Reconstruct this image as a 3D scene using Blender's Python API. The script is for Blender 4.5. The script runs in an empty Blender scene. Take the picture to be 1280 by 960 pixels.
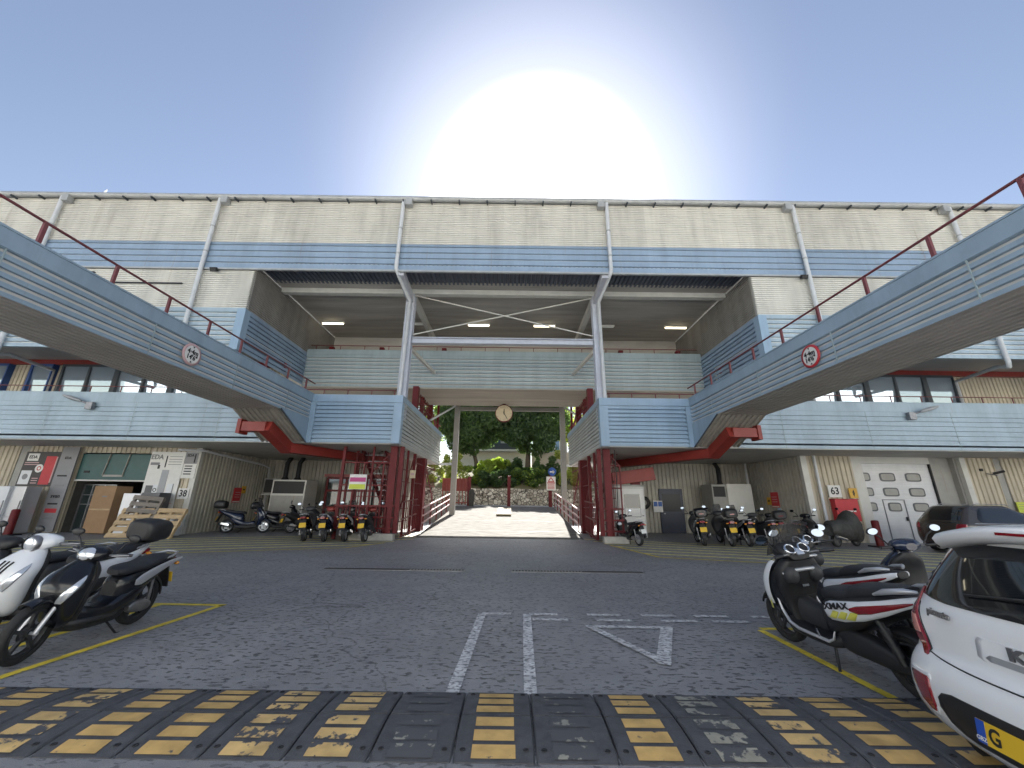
import bpy, bmesh, math, random
from math import sin, cos, pi, radians, sqrt
from mathutils import Vector, Matrix
random.seed(7)
C = bpy.context.scene
COL = C.collection

# ------------------------------------------------------------------ camera
EYE = Vector((0.466, 0.0, 1.6))
PITCH, ROLL = radians(16.95), radians(0.73)
FW = Vector((0, cos(PITCH), sin(PITCH)))
R0 = Vector((1, 0, 0)); U0 = R0.cross(FW)
RT = R0 * cos(ROLL) + U0 * sin(ROLL)
UP = -R0 * sin(ROLL) + U0 * cos(ROLL)
cam = bpy.data.cameras.new('camera'); cam.sensor_width = 36; cam.lens = 13.5
cam.clip_start = 0.05; cam.clip_end = 2000
camo = bpy.data.objects.new('camera', cam); COL.objects.link(camo)
m = Matrix(((RT.x, UP.x, -FW.x, EYE.x), (RT.y, UP.y, -FW.y, EYE.y), (RT.z, UP.z, -FW.z, EYE.z), (0, 0, 0, 1)))
camo.matrix_world = m
C.camera = camo
C.render.resolution_x = 1024; C.render.resolution_y = 768

# ------------------------------------------------------------------ world, sun, exposure
SUN_EL, SUN_AZ = radians(40.0), radians(4.5)          # azimuth from +Y towards +X
SKY_STRENGTH, SUN_STRENGTH, EXPOSURE = 0.05, 5.0, 2.1
sdir = Vector((sin(SUN_AZ) * cos(SUN_EL), cos(SUN_AZ) * cos(SUN_EL), sin(SUN_EL)))
W = bpy.data.worlds.new('World'); C.world = W; W.use_nodes = True
nt = W.node_tree; nt.nodes.clear()
out = nt.nodes.new('ShaderNodeOutputWorld')
sky = nt.nodes.new('ShaderNodeTexSky'); sky.sky_type = 'NISHITA'; sky.sun_disc = False
sky.sun_elevation = SUN_EL; sky.sun_rotation = SUN_AZ
sky.air_density = 1.0; sky.dust_density = 0.15; sky.ozone_density = 2.0
bg = nt.nodes.new('ShaderNodeBackground'); bg.inputs[1].default_value = SKY_STRENGTH
tint = nt.nodes.new('ShaderNodeMix'); tint.data_type = 'RGBA'; tint.blend_type = 'MULTIPLY'; tint.inputs[0].default_value = 1
tint.inputs[7].default_value = (1.20, 0.97, 0.83, 1)
nt.links.new(sky.outputs[0], tint.inputs[6]); nt.links.new(tint.outputs[2], bg.inputs[0])
# bright aureole of hazy air round the sun
tc = nt.nodes.new('ShaderNodeTexCoord')
dt = nt.nodes.new('ShaderNodeVectorMath'); dt.operation = 'DOT_PRODUCT'; dt.inputs[1].default_value = sdir
nt.links.new(tc.outputs['Generated'], dt.inputs[0])
ac = nt.nodes.new('ShaderNodeMath'); ac.operation = 'ARCCOSINE'; nt.links.new(dt.outputs['Value'], ac.inputs[0])
ramp = nt.nodes.new('ShaderNodeMapRange'); ramp.interpolation_type = 'SMOOTHERSTEP'
ramp.inputs[1].default_value = radians(10.5); ramp.inputs[2].default_value = radians(16.8)
ramp.inputs[3].default_value = 1.0; ramp.inputs[4].default_value = 0.0
nt.links.new(ac.outputs[0], ramp.inputs[0])
wide = nt.nodes.new('ShaderNodeMapRange'); wide.interpolation_type = 'SMOOTHSTEP'
wide.inputs[1].default_value = radians(12.0); wide.inputs[2].default_value = radians(34.0)
wide.inputs[3].default_value = 1.0; wide.inputs[4].default_value = 0.0
nt.links.new(ac.outputs[0], wide.inputs[0])
pw = nt.nodes.new('ShaderNodeMath'); pw.operation = 'POWER'; pw.inputs[1].default_value = 1.6
nt.links.new(wide.outputs[0], pw.inputs[0])
mul = nt.nodes.new('ShaderNodeMath'); mul.operation = 'MULTIPLY'; mul.inputs[1].default_value = 1.2
nt.links.new(ramp.outputs[0], mul.inputs[0])
mad = nt.nodes.new('ShaderNodeMath'); mad.operation = 'MULTIPLY_ADD'; mad.inputs[1].default_value = 0.12
nt.links.new(pw.outputs[0], mad.inputs[0]); nt.links.new(mul.outputs[0], mad.inputs[2])
bg2 = nt.nodes.new('ShaderNodeBackground'); bg2.inputs[0].default_value = (1, 0.985, 0.96, 1)
nt.links.new(mad.outputs[0], bg2.inputs[1])
ad = nt.nodes.new('ShaderNodeAddShader')
nt.links.new(bg.outputs[0], ad.inputs[0]); nt.links.new(bg2.outputs[0], ad.inputs[1])
nt.links.new(ad.outputs[0], out.inputs[0])
sl = bpy.data.lights.new('sun', 'SUN'); sl.energy = SUN_STRENGTH; sl.angle = radians(0.53); sl.color = (1, 0.955, 0.88)
so = bpy.data.objects.new('sun', sl); COL.objects.link(so)
so.rotation_euler = (-sdir).to_track_quat('-Z', 'Y').to_euler(); so.location = (0, 0, 40)
vs = C.view_settings; vs.view_transform = 'Standard'; vs.look = 'None'; vs.exposure = EXPOSURE; vs.gamma = 1; vs.use_curve_mapping = False
C.render.engine = 'CYCLES'
C.cycles.max_bounces = 7; C.cycles.diffuse_bounces = 5; C.cycles.caustics_reflective = False; C.cycles.caustics_refractive = False

# ------------------------------------------------------------------ materials
def mat(name, col, rough=0.6, metal=0.0, spec=0.5, var=0.0, vscale=3.0, vstretch=(1, 1, 1), bump=0.0, bscale=40.0,
        streak=0.0, coat=0.0, emit=0.0, alpha=1.0, trans=0.0):
    M = bpy.data.materials.new(name); M.use_nodes = True
    t = M.node_tree; b = t.nodes['Principled BSDF']; L = t.links.new
    b.inputs['Base Color'].default_value = (*col, 1); b.inputs['Roughness'].default_value = rough
    b.inputs['Metallic'].default_value = metal; b.inputs['Specular IOR Level'].default_value = spec
    b.inputs['Coat Weight'].default_value = coat; b.inputs['Coat Roughness'].default_value = 0.06
    b.inputs['Transmission Weight'].default_value = trans; b.inputs['Alpha'].default_value = alpha
    if emit:
        b.inputs['Emission Color'].default_value = (*col, 1); b.inputs['Emission Strength'].default_value = emit
    if var or streak or bump:
        g = t.nodes.new('ShaderNodeTexCoord'); mp = t.nodes.new('ShaderNodeMapping'); mp.inputs['Scale'].default_value = vstretch
        L(g.outputs['Object'], mp.inputs[0])
    if var or streak:
        n = t.nodes.new('ShaderNodeTexNoise'); n.inputs['Scale'].default_value = vscale; n.inputs['Detail'].default_value = 6
        n.inputs['Roughness'].default_value = 0.65
        L(mp.outputs[0], n.inputs[0])
        mr = t.nodes.new('ShaderNodeMapRange'); mr.inputs[1].default_value = 0.3; mr.inputs[2].default_value = 0.7
        mr.inputs[3].default_value = 1 - var; mr.inputs[4].default_value = 1 + var * 0.6
        L(n.outputs[0], mr.inputs[0]); fac = mr.outputs[0]
        if streak:
            m2 = t.nodes.new('ShaderNodeMapping'); m2.inputs['Scale'].default_value = (1.3, 1.3, 0.16); L(g.outputs['Object'], m2.inputs[0])
            n2 = t.nodes.new('ShaderNodeTexNoise'); n2.inputs['Scale'].default_value = 1.4; n2.inputs['Detail'].default_value = 7; n2.inputs['Roughness'].default_value = 0.7
            L(m2.outputs[0], n2.inputs[0])
            r2 = t.nodes.new('ShaderNodeMapRange'); r2.inputs[1].default_value = 0.42; r2.inputs[2].default_value = 0.72
            r2.inputs[3].default_value = 1; r2.inputs[4].default_value = 1 - streak
            L(n2.outputs[0], r2.inputs[0])
            # cladding sheets differ a little from one to the next
            sx = t.nodes.new('ShaderNodeSeparateXYZ'); L(g.outputs['Object'], sx.inputs[0])
            dv = t.nodes.new('ShaderNodeMath'); dv.operation = 'MULTIPLY'; dv.inputs[1].default_value = 0.31; L(sx.outputs[0], dv.inputs[0])
            fl = t.nodes.new('ShaderNodeMath'); fl.operation = 'FLOOR'; L(dv.outputs[0], fl.inputs[0])
            wn = t.nodes.new('ShaderNodeTexWhiteNoise'); wn.noise_dimensions = '1D'; L(fl.outputs[0], wn.inputs['W'])
            r3 = t.nodes.new('ShaderNodeMapRange'); r3.inputs[3].default_value = 0.94; r3.inputs[4].default_value = 1.03; L(wn.outputs[0], r3.inputs[0])
            a = t.nodes.new('ShaderNodeMath'); a.operation = 'MULTIPLY'; L(fac, a.inputs[0]); L(r2.outputs[0], a.inputs[1])
            a2 = t.nodes.new('ShaderNodeMath'); a2.operation = 'MULTIPLY'; L(a.outputs[0], a2.inputs[0]); L(r3.outputs[0], a2.inputs[1]); fac = a2.outputs[0]
        mx = t.nodes.new('ShaderNodeMix'); mx.data_type = 'RGBA'; mx.blend_type = 'MULTIPLY'; mx.inputs[0].default_value = 1
        mx.inputs[6].default_value = (*col, 1); L(fac, mx.inputs[7]); L(mx.outputs[2], b.inputs['Base Color'])
        if streak:
            m4 = t.nodes.new('ShaderNodeMapping'); m4.inputs['Scale'].default_value = (2.6, 2.6, 0.10); L(g.outputs['Object'], m4.inputs[0])
            n4 = t.nodes.new('ShaderNodeTexNoise'); n4.inputs['Scale'].default_value = 1.7; n4.inputs['Detail'].default_value = 6; n4.inputs['Roughness'].default_value = 0.65; L(m4.outputs[0], n4.inputs[0])
            r4 = t.nodes.new('ShaderNodeMapRange'); r4.inputs[1].default_value = 0.62; r4.inputs[2].default_value = 0.78; r4.inputs[4].default_value = 0.55; L(n4.outputs[0], r4.inputs[0])
            mr4 = t.nodes.new('ShaderNodeMix'); mr4.data_type = 'RGBA'; L(r4.outputs[0], mr4.inputs[0]); L(mx.outputs[2], mr4.inputs[6]); mr4.inputs[7].default_value = (0.26, 0.17, 0.10, 1)
            L(mr4.outputs[2], b.inputs['Base Color'])
        rr = t.nodes.new('ShaderNodeMapRange'); rr.inputs[3].default_value = min(1, rough + 0.08); rr.inputs[4].default_value = max(0.03, rough - 0.08)
        L(n.outputs[0], rr.inputs[0]); L(rr.outputs[0], b.inputs['Roughness'])
    if bump:
        n3 = t.nodes.new('ShaderNodeTexNoise'); n3.inputs['Scale'].default_value = bscale; n3.inputs['Detail'].default_value = 5
        L(mp.outputs[0], n3.inputs[0])
        bp = t.nodes.new('ShaderNodeBump'); bp.inputs['Strength'].default_value = bump; bp.inputs['Distance'].default_value = 0.01
        L(n3.outputs[0], bp.inputs['Height']); L(bp.outputs[0], b.inputs['Normal'])
    return M

M = {}
M['sheetgrey'] = mat('streaked_grey_sheet', (0.33, 0.315, 0.29), 0.6, var=0.15, streak=0.3)  # streaked grey, darker than the cream cladding on the front
M['creamshade'] = mat('shade_toned_cream_sheet', (0.48, 0.45, 0.38), 0.6, var=0.18, vscale=1.5, streak=0.3)  # cream with the recess shade darkened into its colour, plus rust streaks
M['cream'] = mat('cream_cladding', (0.715, 0.70, 0.645), 0.55, var=0.08, vscale=1.2, streak=0.22)
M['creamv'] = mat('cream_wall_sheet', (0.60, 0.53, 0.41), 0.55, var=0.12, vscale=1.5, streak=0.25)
M['blue'] = mat('blue_cladding', (0.285, 0.38, 0.50), 0.45, var=0.10, vscale=1.0, streak=0.18)
M['bluebridge'] = mat('weathered_blue_cladding', (0.305, 0.405, 0.50), 0.45, var=0.10, vscale=1.0, streak=0.18)
M['bluepale'] = mat('pale_blue_cladding', (0.405, 0.505, 0.575), 0.45, var=0.10, vscale=1.0, streak=0.20)  # paler blue than the upper band
M['bluebox'] = mat('sky_blue_cladding', (0.325, 0.45, 0.575), 0.42, var=0.08, vscale=1.0, streak=0.15)
M['bluegrey'] = mat('grey_blue_cladding', (0.35, 0.425, 0.445), 0.45, var=0.10, vscale=1.0, streak=0.22)
M['greyclad'] = mat('pale_grey_cladding', (0.47, 0.49, 0.48), 0.5, var=0.12, vscale=1.0, streak=0.22)
M['soffit'] = mat('soffit_board', (0.55, 0.54, 0.51), 0.75, var=0.12, vscale=0.8)
M['underside'] = mat('underside_sheet', (0.50, 0.47, 0.43), 0.6, var=0.15, vscale=1.0)
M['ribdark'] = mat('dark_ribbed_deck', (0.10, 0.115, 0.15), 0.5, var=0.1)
M['slantsheet'] = mat('weathered_grey_sheet', (0.42, 0.40, 0.35), 0.55, var=0.15, streak=0.2)
M['column'] = mat('pale_grey_steel_paint', (0.50, 0.52, 0.58), 0.45, var=0.12, vscale=2.5)
M['beam'] = mat('light_grey_beam_paint', (0.58, 0.57, 0.53), 0.5, var=0.1)
M['pipe'] = mat('white_downpipe', (0.60, 0.62, 0.64), 0.4, var=0.1)
M['gutter'] = mat('zinc_gutter', (0.42, 0.43, 0.43), 0.5, metal=0.2, var=0.2, vscale=2)
M['red'] = mat('red_oxide_paint', (0.135, 0.012, 0.015), 0.5, spec=0.3, var=0.22, vscale=2.5)
M['redbeam'] = mat('bright_red_paint', (0.27, 0.034, 0.026), 0.45, var=0.2, vscale=2.0)
M['redrail'] = mat('dull_red_rail', (0.17, 0.045, 0.05), 0.5, var=0.15)
M['ceil'] = mat('board_marked_concrete', (0.42, 0.395, 0.36), 0.85, var=0.28, vscale=0.9, vstretch=(0.25, 2.5, 1), bump=0.2, bscale=8)
M['deckconc'] = mat('pale_deck_concrete', (0.46, 0.42, 0.36), 0.85, var=0.22, vscale=0.8, vstretch=(0.3, 2, 1))
M['concrete'] = mat('kerb_concrete', (0.44, 0.42, 0.38), 0.9, var=0.2, vscale=4, bump=0.3)
M['ramp'] = mat('brushed_ramp_concrete', (0.185, 0.18, 0.17), 0.92, spec=0.08, var=0.45, vscale=3.0, vstretch=(0.6, 2.4, 1), bump=0.7, bscale=14)
M['rubber'] = mat('black_rubber', (0.075, 0.077, 0.086), 0.62, var=0.3, vscale=9, bump=0.5, bscale=120)
M['tyre'] = mat('tyre_rubber', (0.016, 0.016, 0.017), 0.75, bump=0.3, bscale=90)
M['plastic'] = mat('black_plastic', (0.018, 0.018, 0.020), 0.5, var=0.2, vscale=8)
M['plasticlt'] = mat('charcoal_plastic', (0.035, 0.036, 0.04), 0.55, var=0.2, vscale=8)
M['gloss'] = mat('black_gloss_paint', (0.007, 0.008, 0.011), 0.25, spec=0.35, coat=0.35)
M['navy'] = mat('dark_blue_gloss', (0.014, 0.022, 0.05), 0.25, coat=0.6)
M['vinyl'] = mat('seat_vinyl', (0.020, 0.021, 0.026), 0.58, bump=0.25, bscale=200)
M['white'] = mat('white_gloss_paint', (0.74, 0.76, 0.80), 0.22, coat=0.6)
M['carwhite'] = mat('white_car_paint', (0.80, 0.81, 0.83), 0.18, coat=0.9, var=0.02, vscale=4)
M['silver'] = mat('silver_paint', (0.52, 0.53, 0.56), 0.3, metal=0.5)
M['chrome'] = mat('bright_metal', (0.72, 0.73, 0.75), 0.18, metal=1.0)
M['mirror'] = mat('mirror_glass', (0.22, 0.265, 0.33), 0.02, metal=1.0)
M['steel'] = mat('dull_steel', (0.28, 0.28, 0.29), 0.4, metal=0.8, var=0.2, vscale=9)
M['lens'] = mat('clear_lens', (0.62, 0.65, 0.70), 0.08, metal=0.55, coat=1.0)
M['redlens'] = mat('red_lens', (0.22, 0.007, 0.014), 0.15, coat=1.0)
M['pinklens'] = mat('pale_lens', (0.62, 0.24, 0.20), 0.15, coat=1.0)
M['amber'] = mat('amber_lens', (0.7, 0.28, 0.03), 0.2, coat=0.8)
M['darkpane'] = mat('dark_door_glass', (0.01, 0.012, 0.016), 0.25, spec=0.25)
M['glass'] = mat('tinted_glass', (0.012, 0.014, 0.017), 0.04, spec=0.7, coat=0.5)
M['winglass'] = mat('window_glass', (0.50, 0.60, 0.70), 0.03, spec=1.0, metal=0.62)
M['shopglass'] = mat('shop_glass', (0.03, 0.04, 0.04), 0.06, spec=0.8)
M['smoke'] = mat('smoked_screen', (0.085, 0.085, 0.09), 0.08, alpha=0.8)
M['plateY'] = mat('yellow_plate', (0.72, 0.46, 0.03), 0.4)
M['plateW'] = mat('white_plate', (0.75, 0.75, 0.73), 0.4)
M['plateB'] = mat('blue_plate_band', (0.02, 0.08, 0.42), 0.4)
M['ink'] = mat('black_ink', (0.015, 0.015, 0.016), 0.6)
M['inkgrey'] = mat('grey_ink', (0.22, 0.22, 0.23), 0.6)
M['signwhite'] = mat('sign_white', (0.74, 0.73, 0.70), 0.5, var=0.06, vscale=5)
M['signgrey'] = mat('sign_grey', (0.25, 0.25, 0.26), 0.5, var=0.08)
M['signdark'] = mat('sign_charcoal', (0.045, 0.042, 0.042), 0.5)
M['signred'] = mat('sign_red', (0.52, 0.035, 0.045), 0.5, var=0.08)
M['signfaded'] = mat('sun_bleached_red', (0.55, 0.36, 0.36), 0.55, var=0.1)
M['signyellow'] = mat('sign_yellow', (0.72, 0.58, 0.10), 0.5, var=0.08)
M['signamber'] = mat('sign_ochre', (0.62, 0.36, 0.04), 0.5, var=0.08)
M['signblue'] = mat('sign_blue', (0.03, 0.10, 0.36), 0.5)
M['magenta'] = mat('sign_magenta', (0.45, 0.05, 0.20), 0.5)
M['lime'] = mat('sign_lime', (0.55, 0.62, 0.06), 0.5)
M['doorblue'] = mat('dark_blue_door', (0.008, 0.014, 0.038), 0.4, var=0.1)
M['framegrey'] = mat('dark_window_frame', (0.05, 0.06, 0.07), 0.45)
M['frameblue'] = mat('blue_window_frame', (0.03, 0.08, 0.25), 0.45)
M['doorgreen'] = mat('green_shutter_paint', (0.035, 0.10, 0.095), 0.45, var=0.12)
M['doorwhite'] = mat('white_shutter_paint', (0.68, 0.68, 0.69), 0.4, var=0.06, streak=0.1)
M['trimgrey'] = mat('warm_grey_panel', (0.36, 0.35, 0.32), 0.6, var=0.1, streak=0.15)
M['whitepanel'] = mat('off_white_panel', (0.60, 0.59, 0.55), 0.5, var=0.08)
M['appwhite'] = mat('enamel_white', (0.70, 0.72, 0.74), 0.3, var=0.04)
M['appgrey'] = mat('enamel_grey', (0.30, 0.31, 0.33), 0.3, var=0.05)
M['appdark'] = mat('enamel_dark', (0.085, 0.088, 0.095), 0.35, var=0.05)
M['card'] = mat('brown_cardboard', (0.34, 0.21, 0.115), 0.85, var=0.12, vscale=3)
M['wood'] = mat('new_pallet_pine', (0.52, 0.38, 0.22), 0.8, var=0.25, vscale=3, vstretch=(1, 6, 6))
M['woodold'] = mat('weathered_pallet', (0.24, 0.21, 0.18), 0.85, var=0.3, vscale=3, vstretch=(1, 6, 6))
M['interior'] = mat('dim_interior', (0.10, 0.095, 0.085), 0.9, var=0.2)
M['lampon'] = mat('lit_tube', (1.0, 0.90, 0.66), 0.4, emit=1.3)
M['lampoff'] = mat('unlit_tube', (0.55, 0.55, 0.53), 0.4)
M['clock'] = mat('clock_face', (0.66, 0.55, 0.36), 0.5, var=0.05)
M['slab'] = mat('yellowish_slab_paint', (0.17, 0.14, 0.075), 0.8, var=0.15)
M['bark'] = mat('rough_bark', (0.07, 0.055, 0.042), 0.95, var=0.3, vscale=6, bump=0.8, bscale=20)
M['leafd'] = mat('dark_leaf', (0.045, 0.080, 0.040), 0.6, var=0.35, vscale=30)
M['leafm'] = mat('mid_leaf', (0.075, 0.125, 0.045), 0.6, var=0.35, vscale=30)
M['leafl'] = mat('bright_leaf', (0.20, 0.26, 0.045), 0.6, var=0.3, vscale=30)
M['leafy'] = mat('yellow_leaf', (0.30, 0.31, 0.10), 0.6, var=0.3, vscale=30)
for k_ in ('leafd', 'leafm', 'leafl', 'leafy'):
    t_ = M[k_].node_tree; b_ = t_.nodes['Principled BSDF']; o_ = t_.nodes['Material Output']
    tr_ = t_.nodes.new('ShaderNodeBsdfTranslucent'); c_ = b_.inputs['Base Color'].default_value
    tr_.inputs[0].default_value = (min(1, c_[0] * 2.2), min(1, c_[1] * 2.4), c_[2] * 1.1, 1)
    ms_ = t_.nodes.new('ShaderNodeMixShader'); ms_.inputs[0].default_value = 0.42
    t_.links.new(b_.outputs[0], ms_.inputs[1]); t_.links.new(tr_.outputs[0], ms_.inputs[2]); t_.links.new(ms_.outputs[0], o_.inputs[0])
M['soil'] = mat('hill_soil', (0.13, 0.12, 0.07), 0.95, var=0.4, vscale=0.6, bump=0.6, bscale=3)
M['tarp'] = mat('grey_green_tarp', (0.055, 0.055, 0.05), 0.7, var=0.3, vscale=6, bump=0.5, bscale=12)
M['carbrown'] = mat('dark_bronze_paint', (0.050, 0.040, 0.034), 0.25, coat=0.8)
M['yellowdecal'] = mat('lime_yellow_decal', (0.62, 0.60, 0.10), 0.35)
M['farwhite'] = mat('far_white_render', (0.62, 0.61, 0.58), 0.8, var=0.08)
M['farglass'] = mat('far_blue_glass', (0.10, 0.16, 0.24), 0.1, spec=1.0, metal=0.3)

def mixed(name, base, second, scale, lo, hi, rough=0.7, stretch=(1, 1, 1), bump=0.0, base_var=0.3, vs=6.0, tri=None):
    """a base colour with patches of a second colour chosen by noise (wear, chips, dirt)"""
    Mt = bpy.data.materials.new(name); Mt.use_nodes = True
    t = Mt.node_tree; b = t.nodes['Principled BSDF']; L = t.links.new; b.inputs['Roughness'].default_value = rough
    g = t.nodes.new('ShaderNodeTexCoord'); mp = t.nodes.new('ShaderNodeMapping'); mp.inputs['Scale'].default_value = stretch
    L(g.outputs['Object'], mp.inputs[0])
    n = t.nodes.new('ShaderNodeTexNoise'); n.inputs['Scale'].default_value = scale; n.inputs['Detail'].default_value = 8; n.inputs['Roughness'].default_value = 0.6
    L(mp.outputs[0], n.inputs[0])
    r = t.nodes.new('ShaderNodeMapRange'); r.inputs[1].default_value = lo; r.inputs[2].default_value = hi; L(n.outputs[0], r.inputs[0])
    n2 = t.nodes.new('ShaderNodeTexNoise'); n2.inputs['Scale'].default_value = vs; n2.inputs['Detail'].default_value = 5; L(g.outputs['Object'], n2.inputs[0])
    r2 = t.nodes.new('ShaderNodeMapRange'); r2.inputs[1].default_value = 0.3; r2.inputs[2].default_value = 0.7
    r2.inputs[3].default_value = 1 - base_var; r2.inputs[4].default_value = 1 + base_var * 0.5; L(n2.outputs[0], r2.inputs[0])
    m1 = t.nodes.new('ShaderNodeMix'); m1.data_type = 'RGBA'; m1.blend_type = 'MULTIPLY'; m1.inputs[0].default_value = 1
    m1.inputs[6].default_value = (*base, 1); L(r2.outputs[0], m1.inputs[7])
    m2 = t.nodes.new('ShaderNodeMix'); m2.data_type = 'RGBA'; L(r.outputs[0], m2.inputs[0])
    L(m1.outputs[2], m2.inputs[6]); m2.inputs[7].default_value = (*second, 1)
    L(m2.outputs[2], b.inputs['Base Color'])
    if bump:
        bp = t.nodes.new('ShaderNodeBump'); bp.inputs['Strength'].default_value = bump; bp.inputs['Distance'].default_value = 0.01
        L(n.outputs[0], bp.inputs['Height']); L(bp.outputs[0], b.inputs['Normal'])
    return Mt
ASPH = (0.22, 0.221, 0.232)
M['padyellow'] = mixed('worn_yellow_paint', (0.60, 0.39, 0.14), (0.078, 0.08, 0.088), 9, 0.63, 0.68)
M['padyellowworn'] = mixed('flaking_yellow_paint', (0.60, 0.41, 0.17), (0.078, 0.08, 0.088), 7, 0.53, 0.57)
M['padwhite'] = mixed('flaking_white_paint', (0.34, 0.33, 0.27), (0.078, 0.08, 0.088), 8, 0.46, 0.50)
M['padgone'] = mixed('nearly_gone_white_paint', (0.28, 0.275, 0.235), (0.078, 0.08, 0.088), 8, 0.38, 0.42)
M['lineyellow'] = mixed('yellow_road_paint', (0.78, 0.60, 0.06), (0.20, 0.19, 0.15), 16, 0.58, 0.72)
M['linefaint'] = mixed('faded_yellow_road_paint', (0.85, 0.76, 0.30), (0.34, 0.31, 0.20), 7, 0.60, 0.9)
M['linewhite'] = mixed('chipped_white_road_paint', (0.62, 0.62, 0.62), ASPH, 22, 0.505, 0.575, stretch=(0.8, 1.3, 1))

def asphalt():
    Mt = bpy.data.materials.new('asphalt'); Mt.use_nodes = True
    t = Mt.node_tree; b = t.nodes['Principled BSDF']; L = t.links.new
    g = t.nodes.new('ShaderNodeTexCoord')
    def noise(sc, det, stretch=(1, 1, 1), ro=0.6):
        mp = t.nodes.new('ShaderNodeMapping'); mp.inputs['Scale'].default_value = stretch; L(g.outputs['Object'], mp.inputs[0])
        n = t.nodes.new('ShaderNodeTexNoise'); n.inputs['Scale'].default_value = sc; n.inputs['Detail'].default_value = det; n.inputs['Roughness'].default_value = ro
        L(mp.outputs[0], n.inputs[0]); return n.outputs[0]
    def rng(s, a, b_, c, d):
        r = t.nodes.new('ShaderNodeMapRange'); r.inputs[1].default_value = a; r.inputs[2].default_value = b_; r.inputs[3].default_value = c; r.inputs[4].default_value = d
        L(s, r.inputs[0]); return r.outputs[0]
    def mul(a, c):
        q = t.nodes.new('ShaderNodeMath'); q.operation = 'MULTIPLY'; L(a, q.inputs[0]); L(c, q.inputs[1]); return q.outputs[0]
    big = rng(noise(0.22, 5), 0.3, 0.7, 0.80, 1.16)
    mid = rng(noise(2.2, 6), 0.3, 0.7, 0.86, 1.12)
    fine = rng(noise(150, 2), 0.3, 0.7, 0.72, 1.25)
    # dark chips where the surface dressing has worn off, wider than they are deep
    hole = noise(17, 3.0, (0.65, 1.25, 1), 0.5)
    chips = rng(hole, 0.395, 0.435, 0.40, 1.0)
    dens = rng(noise(0.55, 3), 0.30, 0.52, 0.35, 1.0)
    one = t.nodes.new('ShaderNodeMix'); one.data_type = 'FLOAT'; L(dens, one.inputs[0]); one.inputs[2].default_value = 1.0; L(chips, one.inputs[3])
    chips2 = rng(noise(9, 4, (0.6, 1.3, 1)), 0.345, 0.385, 0.55, 1.0)
    stain = rng(noise(0.9, 5, (1, 1, 1), 0.7), 0.60, 0.72, 1.0, 0.72)
    vc = t.nodes.new('ShaderNodeTexVoronoi'); vc.feature = 'DISTANCE_TO_EDGE'; vc.inputs['Scale'].default_value = 0.22
    wv = t.nodes.new('ShaderNodeTexNoise'); wv.inputs['Scale'].default_value = 1.6; wv.inputs['Detail'].default_value = 5; L(g.outputs['Object'], wv.inputs[0])
    av = t.nodes.new('ShaderNodeVectorMath'); av.operation = 'MULTIPLY_ADD'; av.inputs[1].default_value = (0.9, 0.9, 0); L(wv.outputs['Color'], av.inputs[0]); L(g.outputs['Object'], av.inputs[2])
    L(av.outputs[0], vc.inputs[0])
    crack = rng(vc.outputs['Distance'], 0.001, 0.004, 0.62, 1.0)
    f = mul(mul(mul(mul(mul(mul(big, mid), fine), one.outputs[0]), chips2), stain), crack)
    mx = t.nodes.new('ShaderNodeMix'); mx.data_type = 'RGBA'; mx.blend_type = 'MULTIPLY'; mx.inputs[0].default_value = 1
    mx.inputs[6].default_value = (0.285, 0.286, 0.298, 1); L(f, mx.inputs[7]); L(mx.outputs[2], b.inputs['Base Color'])
    b.inputs['Roughness'].default_value = 0.46; b.inputs['Specular IOR Level'].default_value = 0.5
    bp = t.nodes.new('ShaderNodeBump'); bp.inputs['Strength'].default_value = 0.55; bp.inputs['Distance'].default_value = 0.012
    ad_ = t.nodes.new('ShaderNodeMath'); ad_.operation = 'ADD'; L(fine, ad_.inputs[0]); L(chips, ad_.inputs[1])
    L(ad_.outputs[0], bp.inputs['Height']); L(bp.outputs[0], b.inputs['Normal'])
    return Mt
M['asphalt'] = asphalt()

def stonework():
    Mt = bpy.data.materials.new('rubble_stone'); Mt.use_nodes = True
    t = Mt.node_tree; b = t.nodes['Principled BSDF']; L = t.links.new; b.inputs['Roughness'].default_value = 0.9
    g = t.nodes.new('ShaderNodeTexCoord')
    v = t.nodes.new('ShaderNodeTexVoronoi'); v.inputs['Scale'].default_value = 3.2; L(g.outputs['Object'], v.inputs[0])
    e = t.nodes.new('ShaderNodeTexVoronoi'); e.feature = 'DISTANCE_TO_EDGE'; e.inputs['Scale'].default_value = 3.2; L(g.outputs['Object'], e.inputs[0])
    r = t.nodes.new('ShaderNodeMapRange'); r.inputs[1].default_value = 0.02; r.inputs[2].default_value = 0.09; L(e.outputs['Distance'], r.inputs[0])
    cr = t.nodes.new('ShaderNodeValToRGB'); cr.color_ramp.elements[0].color = (0.26, 0.23, 0.19, 1); cr.color_ramp.elements[1].color = (0.62, 0.59, 0.52, 1)
    sp = t.nodes.new('ShaderNodeSeparateColor'); L(v.outputs['Color'], sp.inputs[0]); L(sp.outputs[0], cr.inputs[0])
    mx = t.nodes.new('ShaderNodeMix'); mx.data_type = 'RGBA'; L(r.outputs[0], mx.inputs[0]); mx.inputs[6].default_value = (0.06, 0.055, 0.045, 1); L(cr.outputs[0], mx.inputs[7])
    L(mx.outputs[2], b.inputs['Base Color'])
    bp = t.nodes.new('ShaderNodeBump'); bp.inputs['Strength'].default_value = 1.0; bp.inputs['Distance'].default_value = 0.08; L(r.outputs[0], bp.inputs['Height']); L(bp.outputs[0], b.inputs['Normal'])
    return Mt
M['stone'] = stonework()

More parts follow.
